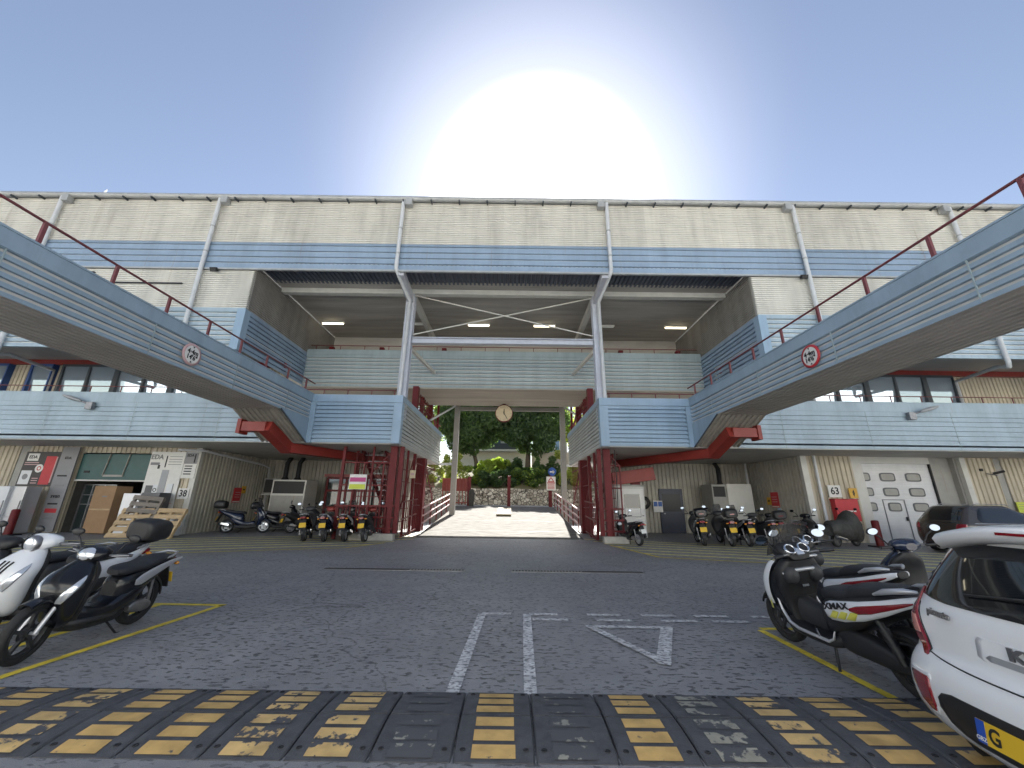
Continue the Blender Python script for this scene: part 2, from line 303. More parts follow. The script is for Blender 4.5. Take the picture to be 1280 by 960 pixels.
# ------------------------------------------------------------------ mesh builder
V = Vector
class MB:
    def __init__(s): s.v = []; s.f = []; s.mi = []; s.sm = []
    def add(s, vs, fs, mi=0, smooth=False):
        o = len(s.v); s.v += [tuple(p) for p in vs]
        for f in fs: s.f.append([o + i for i in f]); s.mi.append(mi); s.sm.append(smooth)
        return s
    def box(s, x0, x1, y0, y1, z0, z1, mi=0):
        return s.add([(x0, y0, z0), (x1, y0, z0), (x1, y1, z0), (x0, y1, z0), (x0, y0, z1), (x1, y0, z1), (x1, y1, z1), (x0, y1, z1)],
                     [(0, 3, 2, 1), (4, 5, 6, 7), (0, 1, 5, 4), (1, 2, 6, 5), (2, 3, 7, 6), (3, 0, 4, 7)], mi)
    def obox(s, c, ax, ay, az, mi=0):
        c, ax, ay, az = V(c), V(ax), V(ay), V(az); vs = []
        for k in (-1, 1):
            for i, j in ((-1, -1), (1, -1), (1, 1), (-1, 1)): vs.append(c + ax * i + ay * j + az * k)
        return s.add(vs, [(0, 3, 2, 1), (4, 5, 6, 7), (0, 1, 5, 4), (1, 2, 6, 5), (2, 3, 7, 6), (3, 0, 4, 7)], mi)
    def beam(s, p0, p1, w, h, mi=0, up=(0, 0, 1)):
        p0, p1 = V(p0), V(p1); d = (p1 - p0); L = d.length; d = d.normalized(); u = V(up)
        if abs(d.dot(u)) > 0.98: u = V((0, 1, 0))
        sx = d.cross(u).normalized(); uz = sx.cross(d)
        return s.obox((p0 + p1) / 2, sx * w / 2, d * L / 2, uz * h / 2, mi)
    def tube(s, pts, r, n=8, mi=0, caps=True, smooth=True):
        pts = [V(p) for p in pts]; rs = r if isinstance(r, (list, tuple)) else [r] * len(pts)
        rings = []; prev = None
        for i, p in enumerate(pts):
            d = (pts[min(i + 1, len(pts) - 1)] - pts[max(i - 1, 0)]).normalized()
            if prev is None:
                a = V((0, 0, 1)) if abs(d.z) < 0.9 else V((0, 1, 0)); x = d.cross(a).normalized()
            else: x = (prev - d * prev.dot(d)).normalized()
            prev = x; y = d.cross(x)
            rings.append([p + (x * cos(2 * pi * k / n) + y * sin(2 * pi * k / n)) * rs[i] for k in range(n)])
        return s.loft(rings, caps, mi, smooth)
    def loft(s, rings, caps=True, mi=0, smooth=True, closed=True):
        n = len(rings[0]); vs = [p for r in rings for p in r]; fs = []
        for i in range(len(rings) - 1):
            for k in range(n if closed else n - 1):
                a = i * n + k; b = i * n + (k + 1) % n; fs.append((a, b, b + n, a + n))
        s.add(vs, fs, mi, smooth)
        if caps and closed:
            s.add(rings[0], [tuple(reversed(range(n)))], mi, False); s.add(rings[-1], [tuple(range(n))], mi, False)
        return s
    def lathe(s, c, axis, prof, n=24, mi=0, smooth=True, caps=False):
        c, ax = V(c), V(axis).normalized(); a = V((0, 0, 1)) if abs(ax.z) < 0.9 else V((0, 1, 0)); x = ax.cross(a).normalized(); y = ax.cross(x)
        rings = [[c + ax * t + (x * cos(2 * pi * k / n) + y * sin(2 * pi * k / n)) * r for k in range(n)] for r, t in prof]
        return s.loft(rings, caps, mi, smooth)
    def prism(s, poly, vec, mi=0):
        poly = [V(p) for p in poly]; vec = V(vec); n = len(poly)
        vs = poly + [p + vec for p in poly]
        return s.add(vs, [tuple(reversed(range(n))), tuple(range(n, 2 * n))] + [(i, (i + 1) % n, (i + 1) % n + n, i + n) for i in range(n)], mi)
    def ell(s, c, rx, ry, rz, n=14, k=8, mi=0, rot=None):
        rings = []
        for i in range(k + 1):
            a = -pi / 2 + pi * i / k; rr = max(cos(a), 0.02)
            ring = []
            for j in range(n):
                b = 2 * pi * j / n; p = V((rx * rr * cos(b), ry * rr * sin(b), rz * sin(a)))
                if rot: p = rot @ p
                ring.append(V(c) + p)
            rings.append(ring)
        return s.loft(rings, True, mi, True)
    def clad(s, P, A, L, B, N, prof, mi=0):
        """a profiled sheet: prof is a list of (distance along B, distance along N); the profile runs along A for length L"""
        P, A, B, N = V(P), V(A).normalized(), V(B).normalized(), V(N).normalized()
        vs = []
        for t, n in prof: vs += [P + B * t + N * n, P + B * t + N * n + A * L]
        fs = [(2 * i, 2 * i + 1, 2 * i + 3, 2 * i + 2) for i in range(len(prof) - 1)]
        return s.add(vs, fs, mi)
    def build(s, name, mats, parent=None, bevel=0.0, sub=0, fix=True):
        me = bpy.data.meshes.new(name); me.from_pydata(s.v, [], s.f)
        for mm in (mats if isinstance(mats, (list, tuple)) else [mats]): me.materials.append(M[mm] if isinstance(mm, str) else mm)
        me.polygons.foreach_set('material_index', s.mi); me.polygons.foreach_set('use_smooth', s.sm)
        if fix:
            b = bmesh.new(); b.from_mesh(me); bmesh.ops.recalc_face_normals(b, faces=b.faces)
            if bevel:
                es = [e for e in b.edges if len(e.link_faces) == 2 and e.calc_face_angle(0) > 0.6]
                bmesh.ops.bevel(b, geom=es, offset=bevel, segments=2, affect='EDGES', profile=0.6, clamp_overlap=True)
            b.to_mesh(me); b.free()
        me.update()
        o = bpy.data.objects.new(name, me); COL.objects.link(o)
        if parent: o.parent = parent
        if sub:
            sm = o.modifiers.new('round', 'SUBSURF'); sm.levels = sub; sm.render_levels = sub
        return o

def tag(o, label=None, cat=None, group=None, kind=None):
    if label: o['label'] = label
    if cat: o['category'] = cat
    if group: o['group'] = group
    if kind: o['kind'] = kind
    return o
def thing(name, label, cat, loc=(0, 0, 0), rz=0.0, group=None):
    o = bpy.data.objects.new(name, None); COL.objects.link(o); o.location = loc; o.rotation_euler = (0, 0, rz)
    o.empty_display_size = 0.2
    return tag(o, label, cat, group)
def kids(o): return [c for c in COL.objects if c.parent == o]
def dup(o, parent=None):
    c = o.copy(); COL.objects.link(c)
    if parent: c.parent = parent
    for ch in kids(o): dup(ch, c)
    return c
def put(o, loc, rot=None):
    o.location = loc
    if rot: o.rotation_euler = rot
    return o
def text(name, body, size, loc, rot, mat_, parent, bold=0.0, ext=0.004, align='CENTER', sx=1.0):
    cu = bpy.data.curves.new(name, 'FONT'); cu.body = body; cu.size = size; cu.extrude = ext; cu.offset = bold
    cu.align_x = align; cu.align_y = 'CENTER'; cu.resolution_u = 3
    to = bpy.data.objects.new(name + '_tmp', cu); COL.objects.link(to)
    bpy.context.view_layer.update()
    me = bpy.data.meshes.new_from_object(to.evaluated_get(bpy.context.evaluated_depsgraph_get()))
    bpy.data.objects.remove(to); bpy.data.curves.remove(cu)
    me.materials.clear(); me.materials.append(M[mat_]); me.name = name
    o = bpy.data.objects.new(name, me); COL.objects.link(o); o.location = loc; o.rotation_euler = rot; o.scale = (sx, 1, 1)
    if parent: o.parent = parent
    return o
FACE = (pi / 2, 0, 0)               # lettering that faces the camera side (-Y)
# grooved and trapezoid cladding profiles
def grooves(H, pitch, g=0.06, d=0.035, cap=0.0, capn=0.02, start=None):
    if d > .015: d, g = d * 2.6, g * 1.55
    pr = []; t = 0.0 if start is None else start; top = H - cap
    pr.append((0, 0))
    if start: pr.append((start, 0))
    while t + pitch <= top + 1e-6:
        pr += [(t + pitch - g, 0), (t + pitch - g * 0.8, -d), (t + pitch - g * 0.25, -d), (t + pitch, 0)]; t += pitch
    pr.append((top, 0))
    if cap: pr += [(top + 0.002, capn), (H, capn), (H + 0.001, -0.12)]
    return pr
def trap(H, pitch, d):
    pr = []; t = 0.0
    while t < H - 1e-6:
        pr += [(t, 0), (min(t + pitch * 0.42, H), 0), (min(t + pitch * 0.52, H), -d), (min(t + pitch * 0.92, H), -d)]; t += pitch
    return pr + [(H, 0)]
X_, Y_, Z_ = V((1, 0, 0)), V((0, 1, 0)), V((0, 0, 1))
# ================================================================== ground
g = MB(); N_ = 1
g.add([(-160, -120, 0), (160, -120, 0), (160, 18.3, 0), (-160, 18.3, 0)], [(0, 1, 2, 3)])
g.add([(-160, 18.3, 0), (-3.75, 18.3, 0), (-3.75, 41, 0), (-160, 41, 0)], [(0, 1, 2, 3)])
g.add([(3.75, 18.3, 0), (160, 18.3, 0), (160, 41, 0), (3.75, 41, 0)], [(0, 1, 2, 3)])
g.add([(-3.75, 31, 0), (3.75, 31, 0), (3.75, 41, 0), (-3.75, 41, 0)], [(0, 1, 2, 3)])
g.add([(-600, 41, -.02), (600, 41, -.02), (600, 900, -.02), (-600, 900, -.02)], [(0, 1, 2, 3)])
tag(g.build('ground', 'asphalt', fix=False), kind='structure')
RY0, RY1, RH = 18.3, 31.0, 1.2
def rz_(y): return max(0.0, min(RH, (y - RY0) / (RY1 - RY0) * RH))
r = MB()
r.add([(-3.75, RY0, 0.004), (3.75, RY0, 0.004), (3.75, RY1, RH), (-3.75, RY1, RH), (-3.75, RY0, -.3), (3.75, RY0, -.3), (3.75, RY1, -.3), (-3.75, RY1, -.3)],
      [(0, 1, 2, 3), (0, 3, 7, 4), (1, 5, 6, 2), (3, 2, 6, 7), (0, 4, 5, 1)])
tag(r.build('ramp', 'ramp'), kind='structure')
r = MB()
for yj in (20.15, 23.6, 27.2): r.beam((-3.7, yj, rz_(yj) + .002), (3.7, yj, rz_(yj) + .002), 0.03, 0.012, up=(0, -.094, 1))
tag(r.build('ramp_joint', 'ink'), kind='structure')
t = MB(); t.box(-40, 40, 31.0, 41.2, -0.3, RH - .004)
tag(t.build('upper_road', 'asphalt'), kind='structure')

# painted markings
def strip(mb, p0, p1, w, z=0.006):
    p0, p1 = V((*p0, z)), V((*p1, z)); d = (p1 - p0).normalized(); s = V((-d.y, d.x, 0)) * w / 2
    n = max(1, int((p1 - p0).length / .6)); vs = []
    for i in range(n + 1):
        q = p0.lerp(p1, i / n); vs += [q - s, q + s]
    mb.add(vs, [(2 * i, 2 * i + 2, 2 * i + 3, 2 * i + 1) for i in range(n)])
def marking(name, segs, w, mt, z=0.006):
    mb = MB()
    for a, b in segs: strip(mb, a, b, w, z)
    return tag(mb.build(name, mt, fix=False), kind='structure')
marking('white_lane_line', [((-0.02, 3.95), (0.07, 6.42)), ((0.66, 3.95), (0.73, 6.42))], 0.115, 'linewhite')
marking('white_dash', [((x, 6.42), (x + .42, 6.42)) for x in (.07, .76)] + [((x, 6.42), (x + .5, 6.42)) for x in (1.62, 2.42, 3.2, 4.05)] +
        [((x, 6.16), (x + .5, 6.16)) for x in (.8, 1.7, 2.62, 3.35, 4.2)], 0.10, 'linewhite', .008)
marking('give_way_triangle', [((1.50, 5.86), (2.64, 5.84))], 0.10, 'linewhite', .010)
marking('give_way_triangle', [((2.58, 5.86), (2.06, 4.62))], 0.15, 'linewhite', .012)
marking('give_way_triangle', [((1.53, 5.88), (2.12, 4.62))], 0.11, 'linewhite', .014)
marking('yellow_bay_line', [((-3.98, 6.70), (-4.24, 3.2)), ((-4.93, 6.66), (-5.0, 3.2)), ((-5.05, 6.72), (-3.93, 6.70)), ((-6.1, 6.75), (-6.1, 3.2))], 0.095, 'lineyellow')
marking('yellow_bay_line', [((3.80, 5.80), (3.82, 2.2)), ((3.83, 5.86), (5.1, 5.90)), ((5.1, 5.9), (5.1, 2.2)), ((5.1, 5.9), (6.4, 5.93)), ((6.4, 5.93), (6.4, 2.2))], 0.095, 'lineyellow')
def hatch(side, fa, fb, end, n=7, sp=0.84):
    """parallel faded lines behind a front line fa-fb, closed by a diagonal end line"""
    fa, fb = V((*fa, 0)), V((*fb, 0)); d = (fb - fa).normalized(); nn = V((-d.y, d.x, 0))
    if nn.y < 0: nn = -nn
    segs = []
    e0, e1 = fb.copy(), V((*end, 0)); ed = e1 - e0
    for k in range(1, n):
        o = nn * (k * sp); p = fa + o - d * 6
        # where this line meets the end line
        q = fb + o; den = d.x * ed.y - d.y * ed.x
        s_ = ((e0.x - q.x) * ed.y - (e0.y - q.y) * ed.x) / den if abs(den) > 1e-6 else 0
        segs.append(((p.x, p.y), ((q + d * s_).x, (q + d * s_).y)))
    marking('hatched_no_parking_area', segs, 0.21, 'linefaint', .006)
    p = fa - d * 6
    marking('yellow_edge_line', [((p.x, p.y), (fb.x, fb.y)), ((fb.x, fb.y), end)], 0.11, 'lineyellow', .009)
hatch(-1, (-12.9, 11.0), (-5.13, 14.17), (-4.35, 15.9))
hatch(1, (10.71, 10.92), (5.06, 12.77), (4.35, 16.0), n=7)

# drain channels across the road
for x0, x1, gr, lab in ((-3.95, -0.6, (-1.9, -0.6), 'narrow slot drain across the asphalt, left run ending in a short grating'),
                        (0.5, 3.65, (0.5, 2.15), 'narrow slot drain across the asphalt, right run starting with a toothed grating')):
    mb = MB(); mb.box(x0, x1, 9.93, 10.17, 0.001, 0.012); d = tag(mb.build('drain_channel', 'steel'), lab, 'drain')
    mb = MB(); mb.box(x0 + .02, x1 - .02, 9.99, 10.11, 0.0125, 0.016); mb.build('slot', 'ink', d)
    mb = MB(); x = gr[0]
    while x < gr[1]: mb.box(x, x + .035, 9.97, 10.13, 0.0165, 0.026); x += .075
    mb.build('grating', 'steel', d)

# ================================================================== main building
B = thing('warehouse_building', 'long two storey building clad in cream and blue ribbed sheet with a drive-through opening', 'building', (0, 14.6, 0))
def part(mb, name, mats, parent=B, **k):
    o = mb.build(name, mats, parent, **k)
    if parent is B: o.location = (0, -14.6, 0)
    return o
XE = 46.0; OW = 10.8; FY = 14.6
mb = MB(); mb.clad((-XE, FY, 12.45), X_, 2 * XE, Z_, -Y_, trap(2.35, 0.098, 0.05)); mb.box(-XE, XE, FY + .06, FY + .2, 11.2, 14.8)
part(mb, 'upper_cream_cladding', 'cream', fix=False)
mb = MB(); mb.clad((-XE, FY - .015, 11.2), X_, 2 * XE, Z_, -Y_, grooves(1.25, 0.30, 0.05, 0.03)); mb.box(-XE, XE, FY - .045, FY + .05, 11.16, 11.2)
mb.box(-XE, XE, FY - .03, FY + .03, 12.45, 12.49)
part(mb, 'upper_blue_band', 'blue', fix=False)
mb = MB(); mb.box(-XE, XE, FY - .07, FY + .04, 11.08, 11.155); part(mb, 'flashing_strip', 'gutter')
for s in (-1, 1):
    xa, xb = (-XE, -OW) if s < 0 else (OW, XE)
    mb = MB(); mb.clad((xa, FY, 9.24), X_, xb - xa, Z_, -Y_, trap(1.84, 0.098, 0.05)); mb.box(xa, xb, FY + .06, FY + .16, 7.4, 11.1)
    part(mb, 'lower_cream_cladding', 'cream', fix=False)
    mb = MB(); mb.clad((xa, FY - .015, 7.42), X_, xb - xa, Z_, -Y_, grooves(1.82, 0.205, 0.05, 0.03, cap=0.16)); mb.box(xa, xb, FY - .03, FY + .05, 7.38, 7.42)
    part(mb, 'lower_blue_band', 'bluepale', fix=False)
    # side walls of the opening
    xs = s * OW
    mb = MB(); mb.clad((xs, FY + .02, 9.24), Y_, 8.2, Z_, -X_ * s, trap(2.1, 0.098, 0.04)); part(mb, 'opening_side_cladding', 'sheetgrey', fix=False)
    mb = MB(); mb.clad((xs - s * .015, FY + .3, 7.42), Y_, 7.9, Z_, -X_ * s, grooves(1.82, 0.205, 0.05, 0.03)); part(mb, 'opening_side_band', 'blue', fix=False)
    mb = MB(); mb.box(*sorted((xs - s * .05, xs + s * .30)), FY - .05, FY + .30, 7.36, 9.20); part(mb, 'corner_trim', 'bluebox', bevel=.01)
    # upper floor wall behind the walkway, with its windows
    wy = 18.2
    mb = MB(); mb.box(xa - (0 if s > 0 else 0), xb, FY + .17, wy + .3, 8.05, 8.2); part(mb, 'upper_soffit', 'soffit')
    mb = MB(); mb.box(xa, xb, wy - .22, wy - .05, 7.80, 8.045); part(mb, 'red_lintel_beam', 'redbeam', bevel=.01)
    if s < 0: wins = [(-26.8, -24.35, 1, 'frameblue'), (-23.25, -22.15, 1, 'frameblue'), (-21.7, -12.0, 7, 'framegrey')]
    else: wins = [(12.0, 22.2, 7, 'framegrey'), (26.2, 29.5, 2, 'frameblue')]
    edges = [xa] + [e for w in wins for e in (w[0], w[1])] + [xb]
    mb = MB()
    for i in range(0, len(edges), 2):
        if edges[i + 1] > edges[i]: mb.clad((edges[i], wy, 4.3), X_, edges[i + 1] - edges[i], Z_, -Y_, [(0, 0), (3.5, 0)]);
    for i in range(0, len(edges), 2):
        a, b_ = edges[i], edges[i + 1]
        mb.clad((a, wy - .003, 4.3), Z_, 3.5, X_, -Y_, trap(b_ - a, 0.19, -0.04))
    mb.box(xa, xb, wy + .25, wy + .3, 4.3, 8.0)
    part(mb, 'upper_wall', 'creamv', fix=False)
    for (a, b_, nb, fr) in wins:
        fm = MB(); wd = .09
        fm.box(a, b_, wy - .27, wy + .05, 7.68, 7.80); fm.box(a, b_, wy - .03, wy + .05, 4.9, 5.0)
        for k in range(nb + 1):
            x = a + (b_ - a) * k / nb; w2 = wd * (1.3 if k % 2 == 0 else .6); fm.box(max(a, x - w2), min(b_, x + w2), wy - .27, wy + .05, 5.0, 7.68)
        f = part(fm, 'window', fr)
        p = MB()
        for k in range(nb):
            x0, x1 = a + (b_ - a) * k / nb, a + (b_ - a) * (k + 1) / nb; tl = random.uniform(-.004, .004); tp = -.24
            p.add([(x0 + .05, wy + .01 + tl, 5), (x1 - .05, wy + .01 - tl, 5), (x1 - .05, wy + .012 - tl + tp, 7.68), (x0 + .05, wy + .012 + tl + tp, 7.68)], [(0, 1, 2, 3)])
        p.build('pane', 'winglass', f, fix=False)
for x0, x1, z in ((-18.93, -17.71, 10.87), (-17.42, -13.78, 10.38)): part(MB().box(x0, x1, FY - .03, FY + .055, z - .04, z + .04), 'vent_slot', 'ink')
for x, lab in ((-12.4, 'small black floodlight under the blue band at the left corner of the opening'), (12.95, 'small black floodlight under the blue band right of the opening')):
    fl = thing('floodlight', lab, 'floodlight', (x, FY - .06, 11.0), 0, 'small floodlights under the upper blue band')
    MB().box(-.03, .03, -.1, .05, .0, .1).build('bracket', 'framegrey', fl); MB().obox((.0, -.16, -.04), (.13, 0, 0), (0, .06, .03), (0, -.04, .08)).build('head', 'ink', fl, bevel=.01)
# roof, and an unseen rear wall added to cut off sunlight on the ramp
mb = MB(); mb.box(-XE, XE, FY + .21, 29.9, 14.6, 14.78); part(mb, 'roof', 'gutter')
mb = MB(); mb.box(-XE, XE, 29.6, 29.8, 9.35, 14.59); part(mb, 'rear_sun_blocker', 'cream')
mb = MB(); mb.tube([(-XE, FY - .13, 14.86), (XE, FY - .13, 14.86)], 0.125, 10); mb.box(-XE, XE, FY - .1, FY + .2, 14.79, 14.90)
part(mb, 'gutter', 'gutter')
gb = None; x = -XE + .4
while x < XE:
    if gb is None:
        mb = MB(); mb.box(0, .05, FY - .27, FY - .01, 14.66, 14.74); gb = part(mb, 'gutter_bracket', 'framegrey')
        q = gb
    else: q = gb.copy(); COL.objects.link(q); q.parent = B
    q.location.x = x; x += 1.28
DP = (-20.3, -13.05, -4.62, 4.70, 13.25, 20.45)
for x in DP:
    sg = 1 if abs(x) > OW else 0
    mb = MB()
    zb = 7.2 if sg else 11.35
    pts = [(x, FY - .13, 14.75), (x, FY - .13, zb)]
    if sg: pts += [(x, FY - .10, zb - .18), (x - math.copysign(1.6, x) * 0 + (-.9 if x < 0 else .9), FY + .9, zb + .18), (x + (-1.9 if x < 0 else 1.9), 18.02, zb + .3), (x + (-1.9 if x < 0 else 1.9), 18.05, 5.2)]
    else: pts += [(x, FY - .12, 11.2), (x + (.06 if x < 0 else -.06), FY + .15, 10.98), (x + (.16 if x < 0 else -.16), 16.40, 10.7), (x + (.10 if x < 0 else -.10), 16.42, 5.0)]
    mb.tube(pts, 0.085, 10); d = part(mb, 'downpipe', 'pipe')
    mb = MB(); mb.box(x + (.12 if x < 0 else -.42), x + (.42 if x < 0 else -.12), FY - .28, FY - .02, 14.45, 14.78); mb.build('hopper_head', 'gutter', d, bevel=.015)
    mb = MB(); mb.lathe((x, FY - .13, 13.2), (0, 0, 1), [(.1, 0), (.1, .06)], 10, caps=True); mb.lathe((x, FY - .13, 11.9), (0, 0, 1), [(.1, 0), (.1, .06)], 10, caps=True)
    mb.build('pipe_clip', 'gutter', d)

# the high concrete-ceilinged opening
mb = MB(); mb.box(-OW, OW, 16.0, 22.6, 11.42, 11.6); part(mb, 'concrete_ceiling', 'ceil')
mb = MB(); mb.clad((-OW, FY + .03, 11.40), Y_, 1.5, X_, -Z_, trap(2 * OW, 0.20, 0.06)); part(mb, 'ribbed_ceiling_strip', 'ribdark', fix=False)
mb = MB(); mb.box(-OW, OW, 22.5, 22.7, 9.3, 11.41); part(mb, 'back_wall', 'ceil')
mb = MB(); mb.box(-OW + .02, OW - .02, 16.55, 16.85, 11.16, 11.41); part(mb, 'eaves_beam', 'beam', bevel=.012)
for x in (-4.47, 4.47):
    mb = MB(); mb.beam((x, 16.9, 11.22), (x, 22.48, 11.22), .22, .36); part(mb, 'ceiling_beam', 'beam')
    mb = MB()                                           # H section column
    for yy in (16.52, 16.84): mb.box(x - .2, x + .2, yy, yy + .045, 5.0, 11.14)
    mb.box(x - .03, x + .03, 16.567, 16.838, 5.0, 11.14); c = part(mb, 'column', 'column')
    mb = MB(); mb.beam((x, 16.62, 10.85), (x + .0, 14.66, 11.12), .3, .34); mb.build('eaves_bracket', 'column', c)
    mb = MB(); mb.beam((x + math.copysign(.1, -x), 16.9, 8.45), (x + math.copysign(.75, -x), 19.64, 8.15), .14, .14); mb.build('strut', 'beam', c)
mb = MB()
for z in (8.60, 8.86): mb.box(-4.26, 4.26, 16.56, 16.82, z, z + .04)
mb.box(-4.26, 4.26, 16.67, 16.71, 8.642, 8.858); part(mb, 'tie_beam', 'column')
for a, b_ in (((-4.3, 16.62, 11.1), (4.3, 16.62, 9.05)), ((-4.3, 16.69, 9.05), (4.3, 16.69, 11.1))):
    mb = MB(); mb.tube([a, b_], .032, 6); part(mb, 'bracing_rod', 'beam')
# middle deck
mb = MB(); mb.clad((-OW, 19.7, 7.36), X_, 2 * OW, Z_, -Y_, grooves(2.10, 0.205, 0.055, 0.035, cap=0.30)); part(mb, 'deck_parapet', 'bluegrey', fix=False)
mb = MB(); mb.box(-OW, OW, 19.75, 23.5, 7.30, 7.6); part(mb, 'deck_slab', 'deckconc')
mb = MB(); mb.box(-OW, OW, 19.76, 19.86, 7.6, 9.44); part(mb, 'deck_parapet_back', 'soffit')
mb = MB(); mb.tube([(-OW, 20.0, 9.82), (OW, 20.0, 9.82)], .025, 6)
x = -OW + .3
while x < OW: mb.tube([(x, 20.0, 9.4), (x, 20.0, 9.82)], .02, 5); x += 1.35
part(mb, 'deck_handrail', 'redrail')
for x in (-10.1, -7.2, -3.6, 6.6, 9.9):
    mb = MB(); mb.box(x, x + .25, 20.6, 20.8, 9.2, 10.0); part(mb, 'short_post', 'red')
# tube lamps under the ceiling
TL = [(-9.95, 1, 'lit tube lamp at the left end under the high concrete ceiling'), (-5.2, 0, 'unlit tube lamp half hidden by the left white column'), (-1.5, 1, 'lit tube lamp left of the crossed bracing rods'),
      (2.3, 1, 'warm lit tube lamp right of the crossed bracing rods'), (5.7, 0, 'tube lamp just right of the right white column'), (9.9, 1, 'bright tube lamp at the right end under the high concrete ceiling')]
for x, on, lab in TL:
    t = thing('tube_lamp', lab, 'ceiling lamp', (x, 20.3, 11.30), 0, 'tube lamps under the high ceiling')
    MB().box(-.66, .66, -.07, .07, .04, .115).build('housing', 'beam', t, bevel=.01)
    MB().tube([(-.6, 0, 0), (.6, 0, 0)], .045, 8).build('tube', 'lampon' if on else 'lampoff', t)

# walkway parapets either side, floor slabs, recess soffits
for s in (-1, 1):
    xa, xb = (-XE, -10.05) if s < 0 else (10.05, XE)
    mb = MB(); mb.clad((xa, 16.25, 3.87), X_, xb - xa, Z_, -Y_, grooves(2.03, 0.205, 0.05, 0.032, cap=0.40)); mb.box(xa, xb, 16.30, 16.40, 3.9, 5.88)
    part(mb, 'walkway_parapet', 'bluepale', fix=False)
    mb = MB(); mb.box(xa, xb, 16.23, 16.42, 5.905, 5.945); part(mb, 'parapet_coping', 'bluepale')
    j0 = None
    for k in range(10):
        jx = s * (12.1 + k * 3.7)
        if j0 is None: j0 = part(MB().box(-.012, .012, 16.243, 16.26, 3.88, 5.89), 'panel_joint', 'bluegrey'); q = j0
        else: q = j0.copy(); COL.objects.link(q); q.parent = B
        q.location.x = jx
    mb = MB(); mb.box(*sorted((s * 4.32, s * XE)), 16.30, 25.0, 3.84, 4.2); part(mb, 'walkway_slab', 'soffit')
    hr = MB(); hr.tube([(xa, 16.5, 6.28), (xb, 16.5, 6.28)], .022, 6); part(hr, 'handrail', 'redrail')
    x = xa + .5
    while x < xb:
        p = MB(); p.tube([(x, 16.5, 5.6), (x, 16.5, 6.28)], .022, 6); part(p, 'rail_post', 'redrail'); x += 1.36
    # stair landing box beside the passage
    mb = MB(); x0, x1 = sorted((s * 4.62, s * 7.95))
    mb.clad((x0, 16.15, 3.87), X_, x1 - x0, Z_, -Y_, grooves(2.05, 0.178, 0.05, 0.035, cap=0.32)); part(mb, 'landing_front_cladding', 'bluebox', fix=False)
    mb = MB(); mb.clad((s * 4.28, 16.45, 3.87), Y_, 9.4, Z_, -X_ * s, grooves(2.05, 0.178, 0.05, 0.035, cap=0.0)); part(mb, 'landing_side_cladding', 'greyclad', fix=False)
    mb = MB(); mb.box(*sorted((s * 4.24, s * 4.61)), 16.11, 16.44, 3.85, 5.60); part(mb, 'landing_corner_trim', 'bluebox', bevel=.01)
    mb = MB(); mb.box(*sorted((s * 7.96, s * 8.20)), 16.11, 16.4, 3.85, 5.60); part(mb, 'landing_corner_trim', 'bluebox', bevel=.01)
    mb = MB(); mb.box(*sorted((s * 4.24, s * 8.2)), 16.10, 16.28, 5.605, 5.94); mb.box(*sorted((s * 4.24, s * 4.42)), 16.281, 25.85, 5.70, 5.94); part(mb, 'landing_coping', 'bluebox', bevel=.01)
    mb = MB(); mb.box(*sorted((s * 4.34, s * 8.1)), 16.29, 25.8, 3.83, 3.95); mb.box(*sorted((s * 4.36, s * 4.46)), 16.3, 25.8, 3.96, 5.69); mb.box(*sorted((s * 4.47, s * 8.1)), 16.29, 16.36, 3.96, 5.6); part(mb, 'landing_floor', 'soffit')
    hr = MB(); hr.tube([(s * 4.9, 17.1, 6.42), (s * 8.6, 17.1, 6.42), (s * 9.2, 17.1, 6.42)], .025, 6); hr.tube([(s * 4.9, 17.1, 6.42), (s * 4.9, 20.5, 6.42)], .025, 6)
    for x in (4.95, 6.0, 7.1, 8.2, 9.1): hr.tube([(s * x, 17.1, 5.0), (s * x, 17.1, 6.42)], .025, 6)
    part(hr, 'landing_handrail', 'redrail')

# ================================================================== ground floor fronts
GY = 18.4; HS = 3.83
def vclad(mb, x0, x1, z0=0.0, z1=HS, y=GY, pitch=0.23):
    mb.clad((x0, y, z0), Z_, z1 - z0, X_, -Y_, trap(x1 - x0, pitch, 0.05)); mb.box(x0, x1, y + .06, y + .12, z0, z1)
LW = thing('shop_front_wall', 'cream ribbed wall of the appliance shop under the left walkway', 'wall', (-20, GY, 0))
def lpart(mb, name, mats, par, **k):
    o = mb.build(name, mats, par, **k); o.location = -par.location; return o
mb = MB(); vclad(mb, -46, -22.75); vclad(mb, -22.3, -19.75); vclad(mb, -16.45, -14.4); vclad(mb, -19.75, -16.45, 3.55, HS)
lpart(mb, 'wall_sheet', 'creamv', LW, fix=False)
mb = MB(); mb.box(-22.74, -22.31, GY + .02, GY + .2, 0, HS); mb.box(-28.4, -28.1, GY - .02, GY - .003, 0, HS); lpart(mb, 'pilaster', 'trimgrey', LW)
mb = MB(); mb.box(-14.4, -14.14, GY - .07, GY + .12, 0, HS); lpart(mb, 'corner_strip', 'whitepanel', LW, bevel=.01)
mb = MB(); mb.clad((-14.16, GY + .13, 0), Z_, HS, Y_, X_, trap(5.3, 0.23, 0.05)); mb.box(-14.34, -14.22, GY + .13, 23.8, 0, HS); lpart(mb, 'recess_side_wall', 'creamshade', LW, fix=False)
mb = MB(); mb.tube([(-15.2, GY - .12, 3.72), (-14.05, GY - .12, 3.70), (-14.0, 22.8, 3.45), (-13.85, 23.3, 3.3), (-13.75, 23.35, 0.3)], .055, 8); lpart(mb, 'water_pipe', 'pipe', LW)
